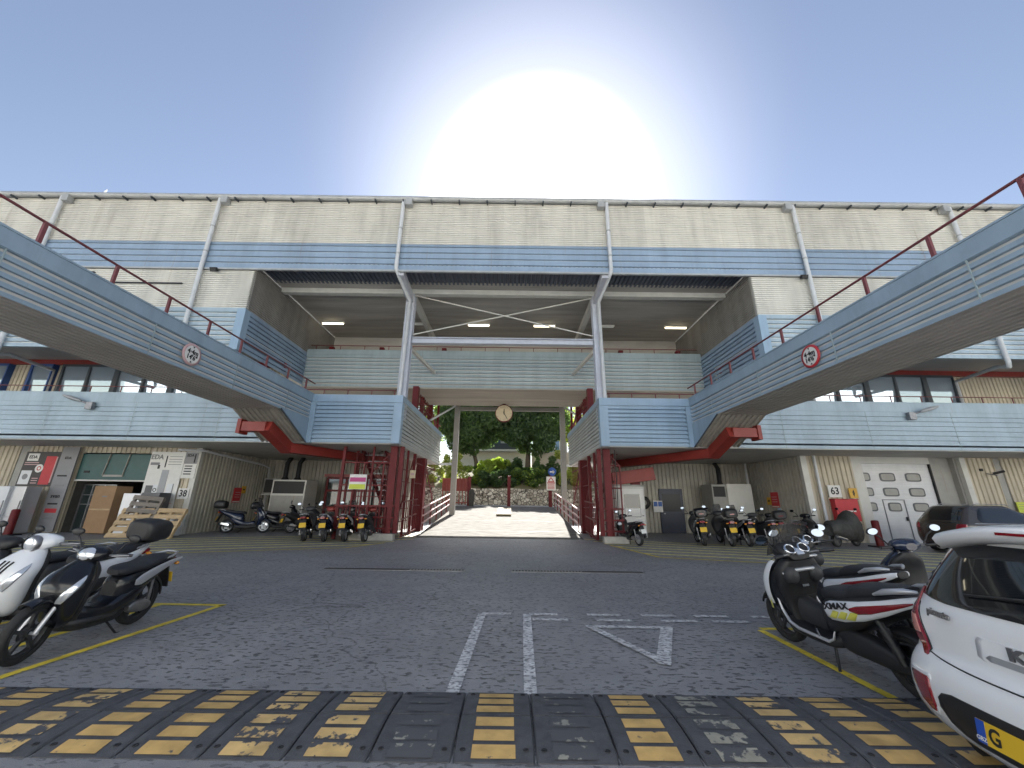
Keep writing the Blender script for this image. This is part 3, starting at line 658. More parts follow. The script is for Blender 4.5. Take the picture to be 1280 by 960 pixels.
# door opening: jambs, half-open green shutter, dim interior with shelving
mb = MB(); mb.box(-19.75, -16.45, GY + .02, GY + .1, 2.32, 3.50); dr = lpart(mb, 'shutter_door', 'doorgreen', LW, bevel=.01)
mb = MB(); mb.box(-19.75, -16.45, GY - .03, GY + .11, 2.25, 2.315); mb.build('bottom_rail', 'whitepanel', dr)
mb = MB()
for a, b_ in (((-18.42, 3.5), (-18.52, 2.5)), ((-18.52, 2.5), (-17.6, 2.5)), ((-17.6, 2.5), (-17.5, 3.5))): mb.beam((a[0], GY + .005, a[1]), (b_[0], GY + .005, b_[1]), .028, .09)
mb.build('window_trim', 'trimgrey', dr)
MB().box(-19.45, -19.2, GY - .01, GY + .019, 2.62, 2.72).build('handle', 'ink', dr)
mb = MB(); mb.box(-19.9, -16.3, 24.0, 24.1, 0, HS); mb.box(-19.9, -19.8, GY + .13, 24, 0, HS); mb.box(-16.4, -16.3, GY + .13, 24, 0, HS); mb.box(-19.9, -16.3, GY + .13, 24, 3.6, 3.7); mb.box(-19.79, -16.41, GY + .13, 23.99, -.02, .008)
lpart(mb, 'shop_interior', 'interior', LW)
mb = MB(); mb.box(-19.74, -18.2, GY + .5, GY + .53, 0.05, 2.1); gl = lpart(mb, 'glass_door', 'shopglass', LW)
mb = MB()
for x in (-19.72, -19.3, -18.75, -18.22): mb.box(x, x + .04, GY + .46, GY + .5, .03, 2.12)
for z in (.03, 1.2, 1.62, 2.08): mb.box(-19.72, -18.18, GY + .455, GY + .498, z, z + .035)
mb.build('glazing_bar', 'steel', gl)

RW = thing('workshop_front_wall', 'cream ribbed wall with a white roller door under the right walkway', 'wall', (20, GY, 0))
mb = MB(); vclad(mb, 14.4, 16.55); vclad(mb, 21.9, 23.3); vclad(mb, 23.65, 46); lpart(mb, 'wall_sheet', 'creamv', RW, fix=False)
mb = MB(); mb.box(14.12, 14.4, GY - .07, GY + .12, 0, HS); mb.box(21.65, 21.9, GY - .07, GY + .12, 0, HS); lpart(mb, 'corner_strip', 'whitepanel', RW, bevel=.01)
mb = MB(); mb.box(20.45, 21.64, GY + .35, GY + .45, 0, HS); mb.box(23.31, 23.64, GY + .03, GY + .2, 0, HS); mb.box(21.55, 21.7, GY + .13, GY + .5, 0, HS); lpart(mb, 'door_jamb', 'trimgrey', RW)
mb = MB(); mb.box(16.56, 17.02, GY + .02, GY + .2, 0, HS); mb.box(17.0, 20.4, GY + .14, GY + .2, 3.52, HS); lpart(mb, 'door_frame', 'whitepanel', RW)
mb = MB(); mb.clad((14.14, GY + .13, 0), Z_, HS, Y_, -X_, trap(4.7, 0.23, 0.05)); mb.box(14.2, 14.32, GY + .13, 23.2, 0, HS); lpart(mb, 'recess_side_wall', 'creamshade', RW, fix=False)
mb = MB(); mb.tube([(14.75, GY - .09, HS), (14.75, GY - .09, 0.1)], .065, 8); mb.tube([(13.9, 22.4, HS), (13.9, 22.4, 0.1)], .06, 8); lpart(mb, 'water_pipe', 'pipe', RW)
# sectional white roller door with oval windows and a wicket door
x0, x1 = 16.75, 20.35; dy = GY + .22
mb = MB(); mb.clad((x0, dy, 0), X_, x1 - x0, Z_, -Y_, grooves(3.52, 0.16, 0.02, 0.012)); rd = lpart(mb, 'roller_door', 'doorwhite', RW, fix=False)
def oval(cx, cz, w, h, y, n=28, k=5.0):
    return [V((cx + w / 2 * math.copysign(abs(cos(2 * pi * i / n)) ** (2 / k), cos(2 * pi * i / n)), y, cz + h / 2 * math.copysign(abs(sin(2 * pi * i / n)) ** (2 / k), sin(2 * pi * i / n)))) for i in range(n)]
for r_, z in enumerate((2.90, 2.22, 1.55)):
    for c_, x in enumerate((17.10, 18.28, 19.50)):
        w = .62 if not (r_ == 2 and c_ == 1) else .50
        f = MB(); f.prism(oval(x, z, w + .10, .40, dy - .03), (0, .028, 0)); f = f.build('door_window', 'appdark', rd)
        p = MB(); p.prism(oval(x, z, w - .02, .29, dy - .036), (0, .004, 0)); p.build('pane', 'signamber' if False else 'trimgrey', f)
mb = MB()
for a, b_ in (((17.78, .03), (17.78, 1.86)), ((18.78, .03), (18.78, 1.86)), ((17.76, 1.87), (18.8, 1.87))): mb.beam((a[0], dy - .012, a[1]), (b_[0], dy - .012, b_[1]), .03, .035)
wk = mb.build('wicket_door_edge', 'inkgrey', rd)
MB().box(18.66, 18.72, dy - .07, dy - .01, .95, 1.12).build('handle', 'ink', wk)
mb = MB(); mb.box(x1, x1 + .05, GY + .12, GY + .3, 0, 3.52); mb.build('door_seal', 'ink', rd)

# back walls of the two recesses
for s, lab in ((-1, 'shaded cream wall at the back of the left scooter recess'), (1, 'shaded cream wall with a blue door at the back of the right scooter recess')):
    yb = 23.8 if s < 0 else 22.9
    w = thing('recess_wall', lab, 'wall', (s * 10, yb, 0))
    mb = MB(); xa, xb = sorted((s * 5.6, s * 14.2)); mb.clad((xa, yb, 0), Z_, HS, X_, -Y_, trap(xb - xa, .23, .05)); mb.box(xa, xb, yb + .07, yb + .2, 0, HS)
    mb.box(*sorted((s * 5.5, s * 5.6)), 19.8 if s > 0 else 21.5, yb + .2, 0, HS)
    lpart(mb, 'wall_sheet', 'creamshade', w, fix=False)
    if s > 0:
        mb = MB(); mb.box(8.95, 10.3, yb - .08, yb - .003, 0, 2.38); d = lpart(mb, 'door', 'doorblue', w, bevel=.01)
        MB().box(9.1, 10.15, yb - .09, yb - .081, 1.15, 2.1).build('pane', 'darkpane', d); MB().box(9.12, 9.2, yb - .16, yb - .08, 1.0, 1.06).build('handle', 'steel', d)

# ================================================================== footbridges
def bridge(s, label):
    b = thing('footbridge', label, 'footbridge', (s * 9.1, 3.0, 0))
    def bp(mb, name, mt, par=b, **k):
        o = mb.build(name, mt, par, **k)
        if par is b: o.location = (-s * 9.1, -3.0, 0)
        return o
    y0, y1 = -9.0, 16.1; zi, zo = s * 8.15, s * 10.0
    mb = MB(); mb.clad((zi, y0, 4.80), Y_, y1 - y0, Z_, -X_ * s, grooves(1.12, 0.158, 0.05, 0.035, cap=0.32))
    mb.add([(zi, 14.05, 4.80), (zi, y1, 4.80), (zi, y1, 3.87)], [(0, 1, 2)])
    bp(mb, 'inner_cladding', 'bluebridge', fix=False)
    # stepped lines carried down the deeper end of the cladding
    mb = MB(); mb.clad((zo, y0, 4.80), Y_, y1 - y0, Z_, X_ * s, grooves(1.12, 0.158, 0.05, 0.035, cap=0.32)); bp(mb, 'outer_cladding', 'bluebridge', fix=False)
    mb = MB(); mb.box(*sorted((zi - s * .03, zi + s * .12)), y0, y1, 5.925, 5.965); mb.box(*sorted((zo - s * .12, zo + s * .03)), y0, y1, 5.925, 5.965); bp(mb, 'coping', 'bluebridge')
    mb = MB(); mb.box(*sorted((zi + s * .13, zo - s * .13)), y0, y1, 4.86, 4.95); mb.box(*sorted((zi + s * .05, zi + s * .10)), y0, y1, 4.86, 5.92); mb.box(*sorted((zo - s * .10, zo - s * .05)), y0, y1, 4.86, 5.92); bp(mb, 'deck', 'soffit')
    xa, xb = sorted((zi + s * .01, zo - s * .01)); mb = MB(); mb.clad((xa, y0, 4.80), Y_, 14.05 - y0, X_, -Z_, trap(xb - xa, 0.185, 0.045)); bp(mb, 'underside_sheet', 'underside', fix=False)
    mb = MB(); d = V((0, 2.05, -.93)); mb.clad((xa, 14.05, 4.79), d, d.length, X_, V((0, -.93, -2.05)), trap(xb - xa, 0.2, 0.05)); bp(mb, 'sloping_end_sheet', 'slantsheet', fix=False)
    mb = MB(); mb.beam((zi - s * .012, 14.0, 4.80), (zi - s * .012, 16.1, 3.85), .03, .05); bp(mb, 'end_flashing', 'framegrey')
    j0 = None
    for k in range(7):
        if j0 is None: j0 = bp(MB().box(*sorted((zi - s * .008, zi + s * .012)), -.011, .011, 4.81, 5.91), 'panel_joint', 'bluegrey'); q = j0
        else: q = j0.copy(); COL.objects.link(q); q.parent = b
        q.location.y = 14.3 - k * 2.9 - 3.0
    hr = MB(); hr.tube([(s * 8.2, y0, 6.43), (s * 8.2, 16.2, 6.43)], .027, 8); bp(hr, 'handrail', 'redrail')
    p0 = None; y = 5.97 + 1.36 * 7 if s < 0 else 6.04 + 1.36 * 7
    while y > -8.5:
        if p0 is None: p = MB(); p.box(s * 8.2 - .025, s * 8.2 + .025, -.03, .03, 5.90, 6.42); p0 = bp(p, 'rail_post', 'redrail'); p0.location.y = y - 3.0; 
        else: q = p0.copy(); COL.objects.link(q); q.parent = b; q.location.y = y - 3.0
        y -= 1.36
    # red steel bracket arm carrying the end of the bridge
    mb = MB(); mb.beam((s * 9.86, 14.75, 4.22), (s * 8.95, 14.75, 4.22), .42, .36); mb.beam((s * 9.0, 14.62, 4.25), (s * 8.95, 16.35, 3.58), .46, .40)
    mb.box(*sorted((s * 9.87, s * 10.02)), 14.5, 15.0, 3.95, 4.5)
    mb.beam((s * 8.95, 16.2, 3.62), (s * 6.4, 21.5, 3.62), .46, .38); bp(mb, 'bracket_arm', 'redbeam', bevel=.012)
    return b
bridge(-1, 'blue clad footbridge on the left running overhead towards the viewer, red rail on top')
bridge(1, 'blue clad footbridge on the right running overhead towards the viewer, red rail on top')
for s, fd in ((-1, 0), (1, 1)):
    yc = 9.62 if s < 0 else 9.17; zc = 5.24
    sg = thing('height_limit_sign', ('sun-bleached round height limit sign with a faded rim on the left footbridge' if s < 0 else 'round height limit sign with a red rim on the right footbridge'), 'sign', (s * 8.09, yc, zc), -s * pi / 2 if False else (pi / 2 if s < 0 else -pi / 2), 'round height limit signs on the footbridges')
    # local frame: sign faces -Y before the turn
    MB().lathe((0, 0, 0), (0, 1, 0), [(.30, .02), (.30, 0), (.235, -.002)], 32).build('rim', 'signfaded' if s < 0 else 'signred', sg, fix=False)
    MB().lathe((0, -.004, 0), (0, 1, 0), [(.238, 0), (.001, 0)], 32).build('face', 'signwhite', sg, fix=False)
    text('lettering', "4·4m", .185, (0, -.012, .065), FACE, 'ink', sg, .003, sx=.95); text('lettering', "14'6\"", .18, (0, -.012, -.085), FACE, 'ink', sg, .003, sx=.95)
    mb = MB(); mb.prism([(-.035, -.008, .225), (.035, -.008, .225), (0, -.008, .175)], (0, .003, 0)); mb.prism([(-.035, -.008, -.225), (.035, -.008, -.225), (0, -.008, -.175)], (0, .003, 0)); mb.build('arrow', 'ink', sg)
# opposite building across the yard, reached by the footbridges
ob = thing('opposite_building', 'cream building across the yard behind the viewer where the footbridges end', 'building', (0, -9, 0))
mb = MB(); mb.box(-46, 46, -14, -9.05, 0, 11.0); o = mb.build('wall', 'farwhite', ob); o.location = (0, 9, 0)
for k in range(12):
    x = -44 + k * 7.6; w = MB(); w.box(x, x + 3.0, -9.04, -9.0, 6.4, 7.7); o = w.build('window', 'winglass', ob); o.location = (0, 9, 0)
mb = MB(); mb.box(-46, 46, -9.04, -8.6, 3.9, 5.9); o = mb.build('walkway_parapet', 'bluepale', ob); o.location = (0, 9, 0)
# ================================================================== vehicles
def sring(c, a, b, ax=X_, bx=Z_, n=18, p=2.6):
    c = V(c); out_ = []
    for i in range(n):
        t = 2 * pi * i / n; ct, st = cos(t), sin(t)
        out_.append(c + V(ax) * (a * math.copysign(abs(ct) ** (2 / p), ct)) + V(bx) * (b * math.copysign(abs(st) ** (2 / p), st)))
    return out_
def cr(secs, sub=3):
    """Catmull-Rom densify of a list of parameter tuples"""
    o = []; n = len(secs)
    for i in range(n - 1):
        p0, p1, p2, p3 = secs[max(i - 1, 0)], secs[i], secs[i + 1], secs[min(i + 2, n - 1)]
        for k in range(sub):
            t = k / sub
            o.append(tuple(.5 * (2 * b + (c - a) * t + (2 * a - 5 * b + 4 * c - d) * t * t + (3 * b - a - 3 * c + d) * t ** 3) for a, b, c, d in zip(p0, p1, p2, p3)))
    o.append(tuple(secs[-1])); return o
def loft_y(mb, secs, p=2.6, mi=0, x=0.0, sub=3):      # (y, zc, half width, half height)
    return mb.loft([sring((x, y, z), max(w, .004), max(h, .004), X_, Z_, 20, p) for y, z, w, h in cr(secs, sub)], True, mi)
def loft_z(mb, secs, p=2.4, mi=0, x=0.0, sub=3):      # (z, yc, half width, half depth)
    return mb.loft([sring((x, y, z), max(w, .004), max(d, .004), X_, Y_, 20, p) for z, y, w, d in cr(secs, sub)], True, mi)
def wheel(par, y, r, w, rim_mat, name='wheel', spokes=5, x=0.0, turn=0.0):
    mb = MB(); k = w / 2
    mb.lathe((0, 0, 0), (1, 0, 0), [(r - .075, -k * .55), (r - .045, -k * .95), (r - .018, -k), (r - .003, -k * .6), (r, 0), (r - .003, k * .6), (r - .018, k), (r - .045, k * .95), (r - .075, k * .55)], 32)
    o = mb.build(name, 'tyre', par); o.location = (x, y, r); o.rotation_euler = (0, 0, turn)
    mb = MB(); ri = r - .068
    mb.lathe((0, 0, 0), (1, 0, 0), [(ri - .022, -k * .6), (ri, -k * .66), (ri, k * .66), (ri - .022, k * .6)], 32)
    mb.lathe((0, 0, 0), (1, 0, 0), [(.045, -k * .7), (.05, k * .7)], 14, caps=True)
    for i in range(spokes):
        a = 2 * pi * i / spokes + .3; d = V((0, cos(a), sin(a))); mb.beam(d * .035, d * (ri - .006), .035, .03, up=(1, 0, 0))
    mb.lathe((k * .25, 0, 0), (1, 0, 0), [(.095, 0), (.06, .004)], 20)
    mb.build('rim', rim_mat, o); return o
def arc_fender(mb, y, r, a0, a1, hw, drop=.045, n=12, mi=0):
    rings = []
    for i in range(n + 1):
        a = a0 + (a1 - a0) * i / n; d = V((0, cos(a), sin(a)));
        rings.append([V((0, y, r)) + X_ * (hw * sin(ph)) + d * (r + .02 + drop * (cos(ph) - .35)) for ph in [(-100 + 25 * j) * pi / 180 for j in range(9)]] +
                     [V((0, y, r)) + X_ * ((hw - .008) * sin(ph)) + d * (r + .012 + drop * (cos(ph) - .35)) for ph in [(100 - 25 * j) * pi / 180 for j in range(9)]])
    mb.loft(rings, True, mi)
def mirror(par, base, head, rx=.068, rz=.045, glass_back=True, tilt=0.0):
    mb = MB(); b, h = V(base), V(head); mid = b.lerp(h, .5) + V((0, .015, .02))
    mb.tube([b, mid, h + V((0, .012, -rz * .5))], .0085, 6); st = mb.build('mirror', 'plastic', par)
    rot = Matrix.Rotation(tilt, 3, 'Y')
    mb = MB(); mb.ell(h + V((0, .016, 0)), rx, .022, rz, 16, 8, rot=rot); mb.build('shell', 'plastic', st)
    mb = MB(); mb.prism([h + rot @ V((rx * .86 * cos(2 * pi * i / 18), -.0085, rz * .84 * sin(2 * pi * i / 18))) for i in range(18)], (0, .006, 0)); mb.build('mirror_glass', 'mirror', st)
    return st
def handlebars(s, z, y, half, mats=('plastic', 'steel')):
    mb = MB()
    for k in (-1, 1): mb.tube([(k * .06, y + .03, z - .01), (k * .2, y + .01, z), (k * half, y - .07, z + .005)], .012, 7)
    h = mb.build('handlebar', mats[1], s)
    for k in (-1, 1):
        mb = MB(); mb.tube([(k * (half - .14), y - .028, z + .004), (k * half, y - .07, z + .005)], [.018, .017], 10); mb.build('grip', 'plastic', h)
        mb = MB(); mb.tube([(k * (half - .17), y + .02, z), (k * (half - .14), y + .045, z - .005), (k * (half - .01), y - .015, z - .012)], [.009, .007, .006], 6); mb.build('brake_lever', mats[1], h)
def plate(par, y, z, tilt, mt, w=.20, h=.15):
    mb = MB(); mb.box(-w / 2, w / 2, -.004, .004, -h / 2, h / 2); o = mb.build('number_plate', mt, par, bevel=.002); o.location = (0, y, z); o.rotation_euler = (tilt, 0, 0); return o

def scooter(label, loc, rz, cat='scooter', group=None, name='parked_scooter', body='gloss', front=None, side=None, seat='vinyl', plate_m='plateY', topbox=None, screen=False,
            head='bar', rim='silver', mirrors=True, mir=.30, s_=1.0, lean=radians(-5), lights=True, detail=True, rw=None):
    s = thing(name, label, cat, loc, rz, group); s.rotation_euler = (0, lean, rz); s.scale = (s_,) * 3
    front = front or body; side = side or body
    fy, ry, r = (.64, -.62, .235) if not rw else (.71, -.66, rw)
    wheel(s, fy, r, .10 if not rw else .085, rim, turn=.12); wheel(s, ry, r, .115, rim)
    mb = MB()
    for k in (-1, 1): mb.tube([(k * .075, fy, r), (k * .075, fy - .19, .70)], [.022, .019], 10)
    mb.tube([(-.1, fy, r), (.1, fy, r)], .016, 8); mb.build('fork', 'silver', s)
    mb = MB(); arc_fender(mb, fy, r, radians(38 if not rw else 62), radians(150), .07); mb.build('front_fender', body, s)
    # leg shield: front shell and inner panel
    secs = [(.27, .44, .07, .05), (.34, .47, .15, .09), (.48, .50, .20, .12), (.64, .52, .225, .14), (.76, .48, .215, .14), (.86, .42, .16, .11), (.94, .37, .09, .07)]
    cs = cr(secs, 3)
    mb = MB(); loft_z(mb, secs); mb.build('leg_shield', front, s)
    mb = MB(); loft_z(mb, [(.30, .37, .13, .06), (.5, .41, .19, .06), (.7, .41, .21, .07), (.84, .36, .17, .08), (.92, .33, .08, .06)]); mb.build('inner_panel', 'plastic', s)
    # headlamp and indicators
    mb = MB(); loft_y(mb, [(.20, 1.0, .06, .04), (.25, 1.01, .15, .065), (.33, 1.01, .16, .08), (.40, .985, .12, .07), (.44, .97, .05, .03)]); hc = mb.build('handlebar_cover', front if head != 'apron' else 'plastic', s)
    handlebars(s, 1.0, .28, .345)
    if head == 'bar':
        mb = MB(); mb.ell((0, .375, .985), .115, .075, .088, 16, 10); mb.build('headlight', 'lens', hc)
    elif head == 'round':
        gr = MB()
        for kx in (-.035, .0, .035):
            rows = []
            for t in [i / 6 for i in range(7)]:
                z = .56 + .26 * t
                for a_, b_ in zip(cs[:-1], cs[1:]):
                    if a_[0] <= z <= b_[0]: u = (z - a_[0]) / (b_[0] - a_[0] + 1e-9); _, yc, w_, d_ = [q0 + (q1 - q0) * u for q0, q1 in zip(a_, b_)]
                rows.append(V((kx * (.6 + .8 * t), yc + d_ * 1.0 + .004, z)))
            gr.tube(rows, .009, 6)
        gr.build('horn_grille', 'ink', s)
        mb = MB(); mb.lathe((0, .455, .985), (0, 1, 0), [(.088, -.05), (.095, 0), (.082, .015)], 22); mb.build('headlight_rim', 'steel', hc)
        mb = MB(); mb.ell((0, .452, .985), .08, .028, .08, 16, 8); mb.build('headlight', 'lens', hc)
    else:
        mb = MB(); mb.ell((0, .60, .72), .12, .06, .07, 16, 8); mb.build('headlight', 'lens', hc)
    if lights:
        for k in (-1, 1):
            rings = []
            for t in [i / 8 for i in range(9)]:
                z = .545 + .27 * t; ac_ = radians(66 - 42 * t); hw_ = radians(13) * (sin(pi * min(1, .12 + .88 * t)) ** .6) + .02
                for a_, b_ in zip(cs[:-1], cs[1:]):
                    if a_[0] <= z <= b_[0]:
                        u = (z - a_[0]) / (b_[0] - a_[0] + 1e-9); _, yc, w_, d_ = [q0 + (q1 - q0) * u for q0, q1 in zip(a_, b_)]
                row = []
                for off in (1.03, .95):
                    r_ = [V((k * w_ * off * abs(cos(g_)) ** (2 / 2.4), yc + d_ * off * abs(sin(g_)) ** (2 / 2.4), z)) for g_ in [ac_ + hw_ * q for q in (-1, -.5, 0, .5, 1)]]
                    row += r_ if off > 1 else r_[::-1]
                rings.append(row)
            MB().loft(rings, True).build('indicator', 'lens', s)
    # floorboard, underbody, rear body, seat
    mb = MB(); loft_y(mb, [(.42, .31, .10, .04), (.34, .295, .17, .035), (.0, .29, .175, .04), (-.14, .30, .17, .05), (-.2, .33, .12, .05)], 4); mb.build('floorboard', 'plasticlt', s)
    mb = MB(); loft_y(mb, [(.40, .25, .06, .04), (.2, .22, .11, .05), (-.2, .22, .12, .06), (-.35, .27, .1, .06)], 3.5); mb.build('underbody', 'plastic', s)
    mb = MB(); loft_y(mb, [(.36, .36, .08, .08), (.26, .35, .15, .09), (.02, .335, .18, .075), (-.16, .38, .19, .12), (-.34, .45, .19, .13), (-.5, .53, .15, .08)], 3); mb.build('lower_fairing', 'plasticlt' if body not in ('navy', 'gloss') else body, s)
    rb = [(-.10, .50, .08, .13), (-.14, .50, .13, .19), (-.22, .52, .165, .20), (-.38, .58, .18, .165), (-.56, .65, .175, .13), (-.74, .72, .15, .095), (-.90, .775, .105, .06), (-1.02, .81, .05, .03)]
    mb = MB(); loft_y(mb, rb, 2.8); mb.build('rear_body', body, s)
    if side != body:
        for k in (-1, 1):
            mb = MB(); loft_y(mb, [(-.26, .60, .012, .03), (-.36, .62, .02, .07), (-.55, .69, .02, .06), (-.8, .77, .018, .035), (-.98, .81, .01, .015)], 2.4, x=k * .165); mb.build('side_panel', side, s)
    mb = MB(); loft_y(mb, [(-.06, .735, .07, .03), (-.12, .745, .12, .055), (-.26, .755, .145, .055), (-.44, .765, .15, .05), (-.55, .79, .15, .06), (-.72, .815, .135, .055), (-.86, .83, .09, .035)], 2.8); mb.build('seat', seat, s)
    mb = MB(); mb.tube([(-.11, -.66, .80), (-.12, -.86, .85), (-.07, -1.0, .875), (.07, -1.0, .875), (.12, -.86, .85), (.11, -.66, .80)], .013, 8); mb.build('grab_rail', 'silver', s)
    mb = MB(); loft_y(mb, [(-.93, .745, .10, .03), (-1.0, .76, .10, .04), (-1.04, .765, .07, .03)], 3); mb.build('tail_light', 'redlens', s)
    for k in (-1, 1): mb = MB(); mb.ell((k * .13, -.965, .735), .04, .03, .025, 10, 6); mb.build('rear_indicator', 'amber', s)
    mb = MB(); mb.beam((0, -.90, .70), (0, -1.02, .40), .17, .02, up=(0, 1, 0)); arc_fender(mb, ry, r, radians(60), radians(175), .075); mb.build('rear_fender', 'plastic', s)
    plate(s, -1.025, .53, radians(-20), plate_m)
    if detail:
        mb = MB(); loft_y(mb, [(-.34, .27, .03, .03), (-.40, .275, .045, .065), (-.55, .265, .045, .075), (-.66, .25, .04, .06), (-.72, .245, .02, .03)], 3, x=-.12); mb.build('engine_cover', 'steel', s)
        mb = MB(); mb.tube([(.09, -.1, .2), (.13, -.3, .20), (.14, -.42, .24)], .02, 8); mb.tube([(.145, -.4, .25), (.15, -.46, .26), (.155, -.84, .34), (.155, -.88, .345)], [.035, .058, .058, .03], 14); ex = mb.build('exhaust', 'plasticlt', s)
        mb = MB(); mb.beam((.212, -.5, .29), (.215, -.78, .345), .012, .07); mb.build('heat_shield', 'chrome', ex)
        mb = MB(); mb.tube([(-.13, -.66, .27), (-.13, -.60, .60)], .022, 8); mb.build('shock_absorber', 'steel', s)
        mb = MB(); mb.tube([(-.08, -.12, .2), (-.16, -.26, .02), (-.17, -.32, .01)], .012, 6); mb.build('side_stand', 'plastic', s)
    if mirrors:
        for k in (-1, 1): mirror(s, (k * .2, .27, 1.02), (k * mir, .24, 1.20), tilt=k * .12)
    if screen:
        rings = []
        for i in range(7):
            t = i / 6; z = .98 + .34 * t; y = .44 - .16 * t; w = .17 * (1 - .35 * t ** 3)
            rings.append([V((w * sin(a), y + .09 * cos(a) - .03, z)) for a in [(-80 + 20 * j) * pi / 180 for j in range(9)]])
        MB().loft(rings, False, 0, True, False).build('windscreen', 'smoke', s, fix=False)
    if topbox:
        mb = MB(); mb.beam((0, -.75, .86), (0, -1.1, .90), .2, .02); loft_y(mb, [(-.80, 1.04, .13, .10), (-.83, 1.04, .19, .135), (-.98, 1.05, .21, .15), (-1.14, 1.04, .20, .14), (-1.20, 1.03, .15, .10)], 3.6)
        tb = mb.build('top_box', topbox, s)
        mb = MB(); mb.lathe((0, 0, 0), (0, 0, 1), [(.001, 0)], 3) if False else mb.box(-.07, .07, -1.215, -1.19, 1.0, 1.03); mb.build('reflector', 'redlens', tb)
    return s

def maxi(label, loc, rz, white='white', decals=True, top=None, lean=radians(-7), blackfront=False, group=None, visible_text=True, plate_m='plateY', mirk=True):
    s = thing('maxi_scooter', label, 'scooter', loc, rz, group); s.rotation_euler = (0, lean, rz)
    fy, ry = .77, -.77
    wheel(s, fy, .275, .12, 'plasticlt'); wheel(s, ry, .26, .14, 'plasticlt')
    mb = MB()
    for k in (-1, 1): mb.tube([(k * .09, fy, .275), (k * .09, fy - .2, .72)], [.026, .022], 10)
    mb.build('fork', 'plasticlt', s)
    mb = MB(); arc_fender(mb, fy, .275, radians(25), radians(150), .09); mb.build('front_fender', 'gloss', s)
    mb = MB(); loft_z(mb, [(.26, .50, .10, .06), (.36, .52, .19, .11), (.52, .55, .245, .15), (.72, .54, .265, .165), (.88, .47, .24, .15), (.97, .41, .18, .12), (1.03, .38, .12, .08)], 2.6); mb.build('front_body', 'gloss', s)
    # white front flanks wrapped round the nose
    for k in (-1, 1):
        rings = []
        for z, y, w, d in cr([(.50, .56, .262, .165), (.62, .57, .277, .175), (.78, .54, .277, .18), (.92, .47, .25, .16), (.98, .43, .21, .13)], 3):
            rings.append([V((k * w * abs(cos(a)) ** .77, y + d * math.copysign(abs(sin(a)) ** .77, sin(a)), z)) for a in [radians(q) for q in (-6, 6, 20, 35, 50, 64)]])
        MB().loft(rings, False, 0, True, False).build('front_panel', white, s, fix=False)
        rings = []
        for t in [i / 6 for i in range(7)]:
            z = .44 + .17 * t; y = .545; w = .268 + .006 * t; d = .16
            rings.append([V((k * w * abs(cos(a)) ** .77, y + d * abs(sin(a)) ** .77, z)) for a in [radians(q) for q in (4, 15 + 10 * t, 30 + 12 * t)]])
        if decals: MB().loft(rings, False, 0, True, False).build('side_decal', 'yellowdecal', s, fix=False)
    mb = MB(); mb.ell((0, .685, .78), .19, .06, .07, 16, 8); mb.build('headlight', 'lens', s)
    # inner leg shield with glove boxes, dashboard pod, gauges
    mb = MB(); loft_z(mb, [(.30, .42, .15, .05), (.5, .44, .18, .06), (.66, .42, .23, .08), (.78, .38, .25, .10), (.9, .36, .25, .11), (.99, .32, .19, .09)], 3); ip = mb.build('inner_panel', 'plastic', s)
    for k in (-1, 1): mb = MB(); mb.ell((k * .15, .28, .84), .085, .075, .10, 16, 10); mb.build('glove_box', 'plasticlt', ip)
    MB().box(-.10, .10, .30, .318, .60, .605).build('panel_seam', 'ink', ip)
    mb = MB(); mb.tube([(-.235, .30, .86), (-.12, .245, .89), (.0, .235, .895), (.12, .245, .89), (.235, .30, .86)], [.012, .022, .02, .022, .012], 10); mb.build('silver_trim', 'silver', s)
    MB().box(-.04, .04, .285, .30, .70, .725).build('latch', 'chrome', s)
    mb = MB(); loft_y(mb, [(.24, 1.04, .12, .045), (.30, 1.07, .17, .07), (.40, 1.09, .18, .08), (.50, 1.06, .14, .06), (.56, 1.0, .06, .03)], 3); d = mb.build('dashboard', 'plastic', s)
    for k in (-1, 1):
        mb = MB(); c = V((k * .085, .265, 1.115)); ax = V((0, -.75, .66)); mb.lathe(c, ax, [(.062, -.03), (.064, .012), (.05, .012), (.048, .0)], 20); mb.build('gauge', 'chrome', d)
        mb = MB(); mb.lathe(c, ax, [(.05, .003), (.001, .003)], 20); mb.build('dial', 'ink', d, fix=False)
    MB().obox((0, .245, 1.08), (.045, 0, 0), (0, .03, .03), (0, -.008, .008)).build('display', 'lens', d, bevel=.004)
    rings = []
    for i in range(8):
        t = i / 7; z = 1.02 + .35 * t; y = .53 - .17 * t; w = .23 * (1 - .42 * t ** 2.5)
        rings.append([V((w * sin(a), y + .12 * cos(a) - .05, z)) for a in [(-75 + 15 * j) * pi / 180 for j in range(11)]])
    MB().loft(rings, False, 0, True, False).build('windscreen', 'smoke', s, fix=False)
    handlebars(s, 1.06, .24, .375)
    for k in (-1, 1): mirror(s, (k * .2, .33, 1.08), (k * .37, .33, 1.24), .092, .052, tilt=k * .2)
    # tunnel, floor, silver edge
    mb = MB(); loft_y(mb, [(.40, .44, .10, .16), (.22, .42, .09, .13), (.05, .42, .10, .13), (-.08, .47, .13, .16)], 3); mb.build('centre_tunnel', 'plasticlt', s)
    mb = MB(); loft_y(mb, [(.46, .36, .18, .05), (.36, .29, .235, .05), (.0, .27, .24, .05), (-.16, .29, .22, .06), (-.25, .34, .16, .06)], 4); mb.build('floorboard', 'plastic', s)
    for k in (-1, 1):
        mb = MB(); mb.tube([(k * .235, .50, .58), (k * .242, .46, .46), (k * .245, .38, .345), (k * .25, .26, .31), (k * .25, -.13, .30), (k * .235, -.18, .33), (k * .21, -.19, .40)], [.008, .014, .018, .018, .016, .012, .007], 8); mb.build('edge_trim', 'silver', s)
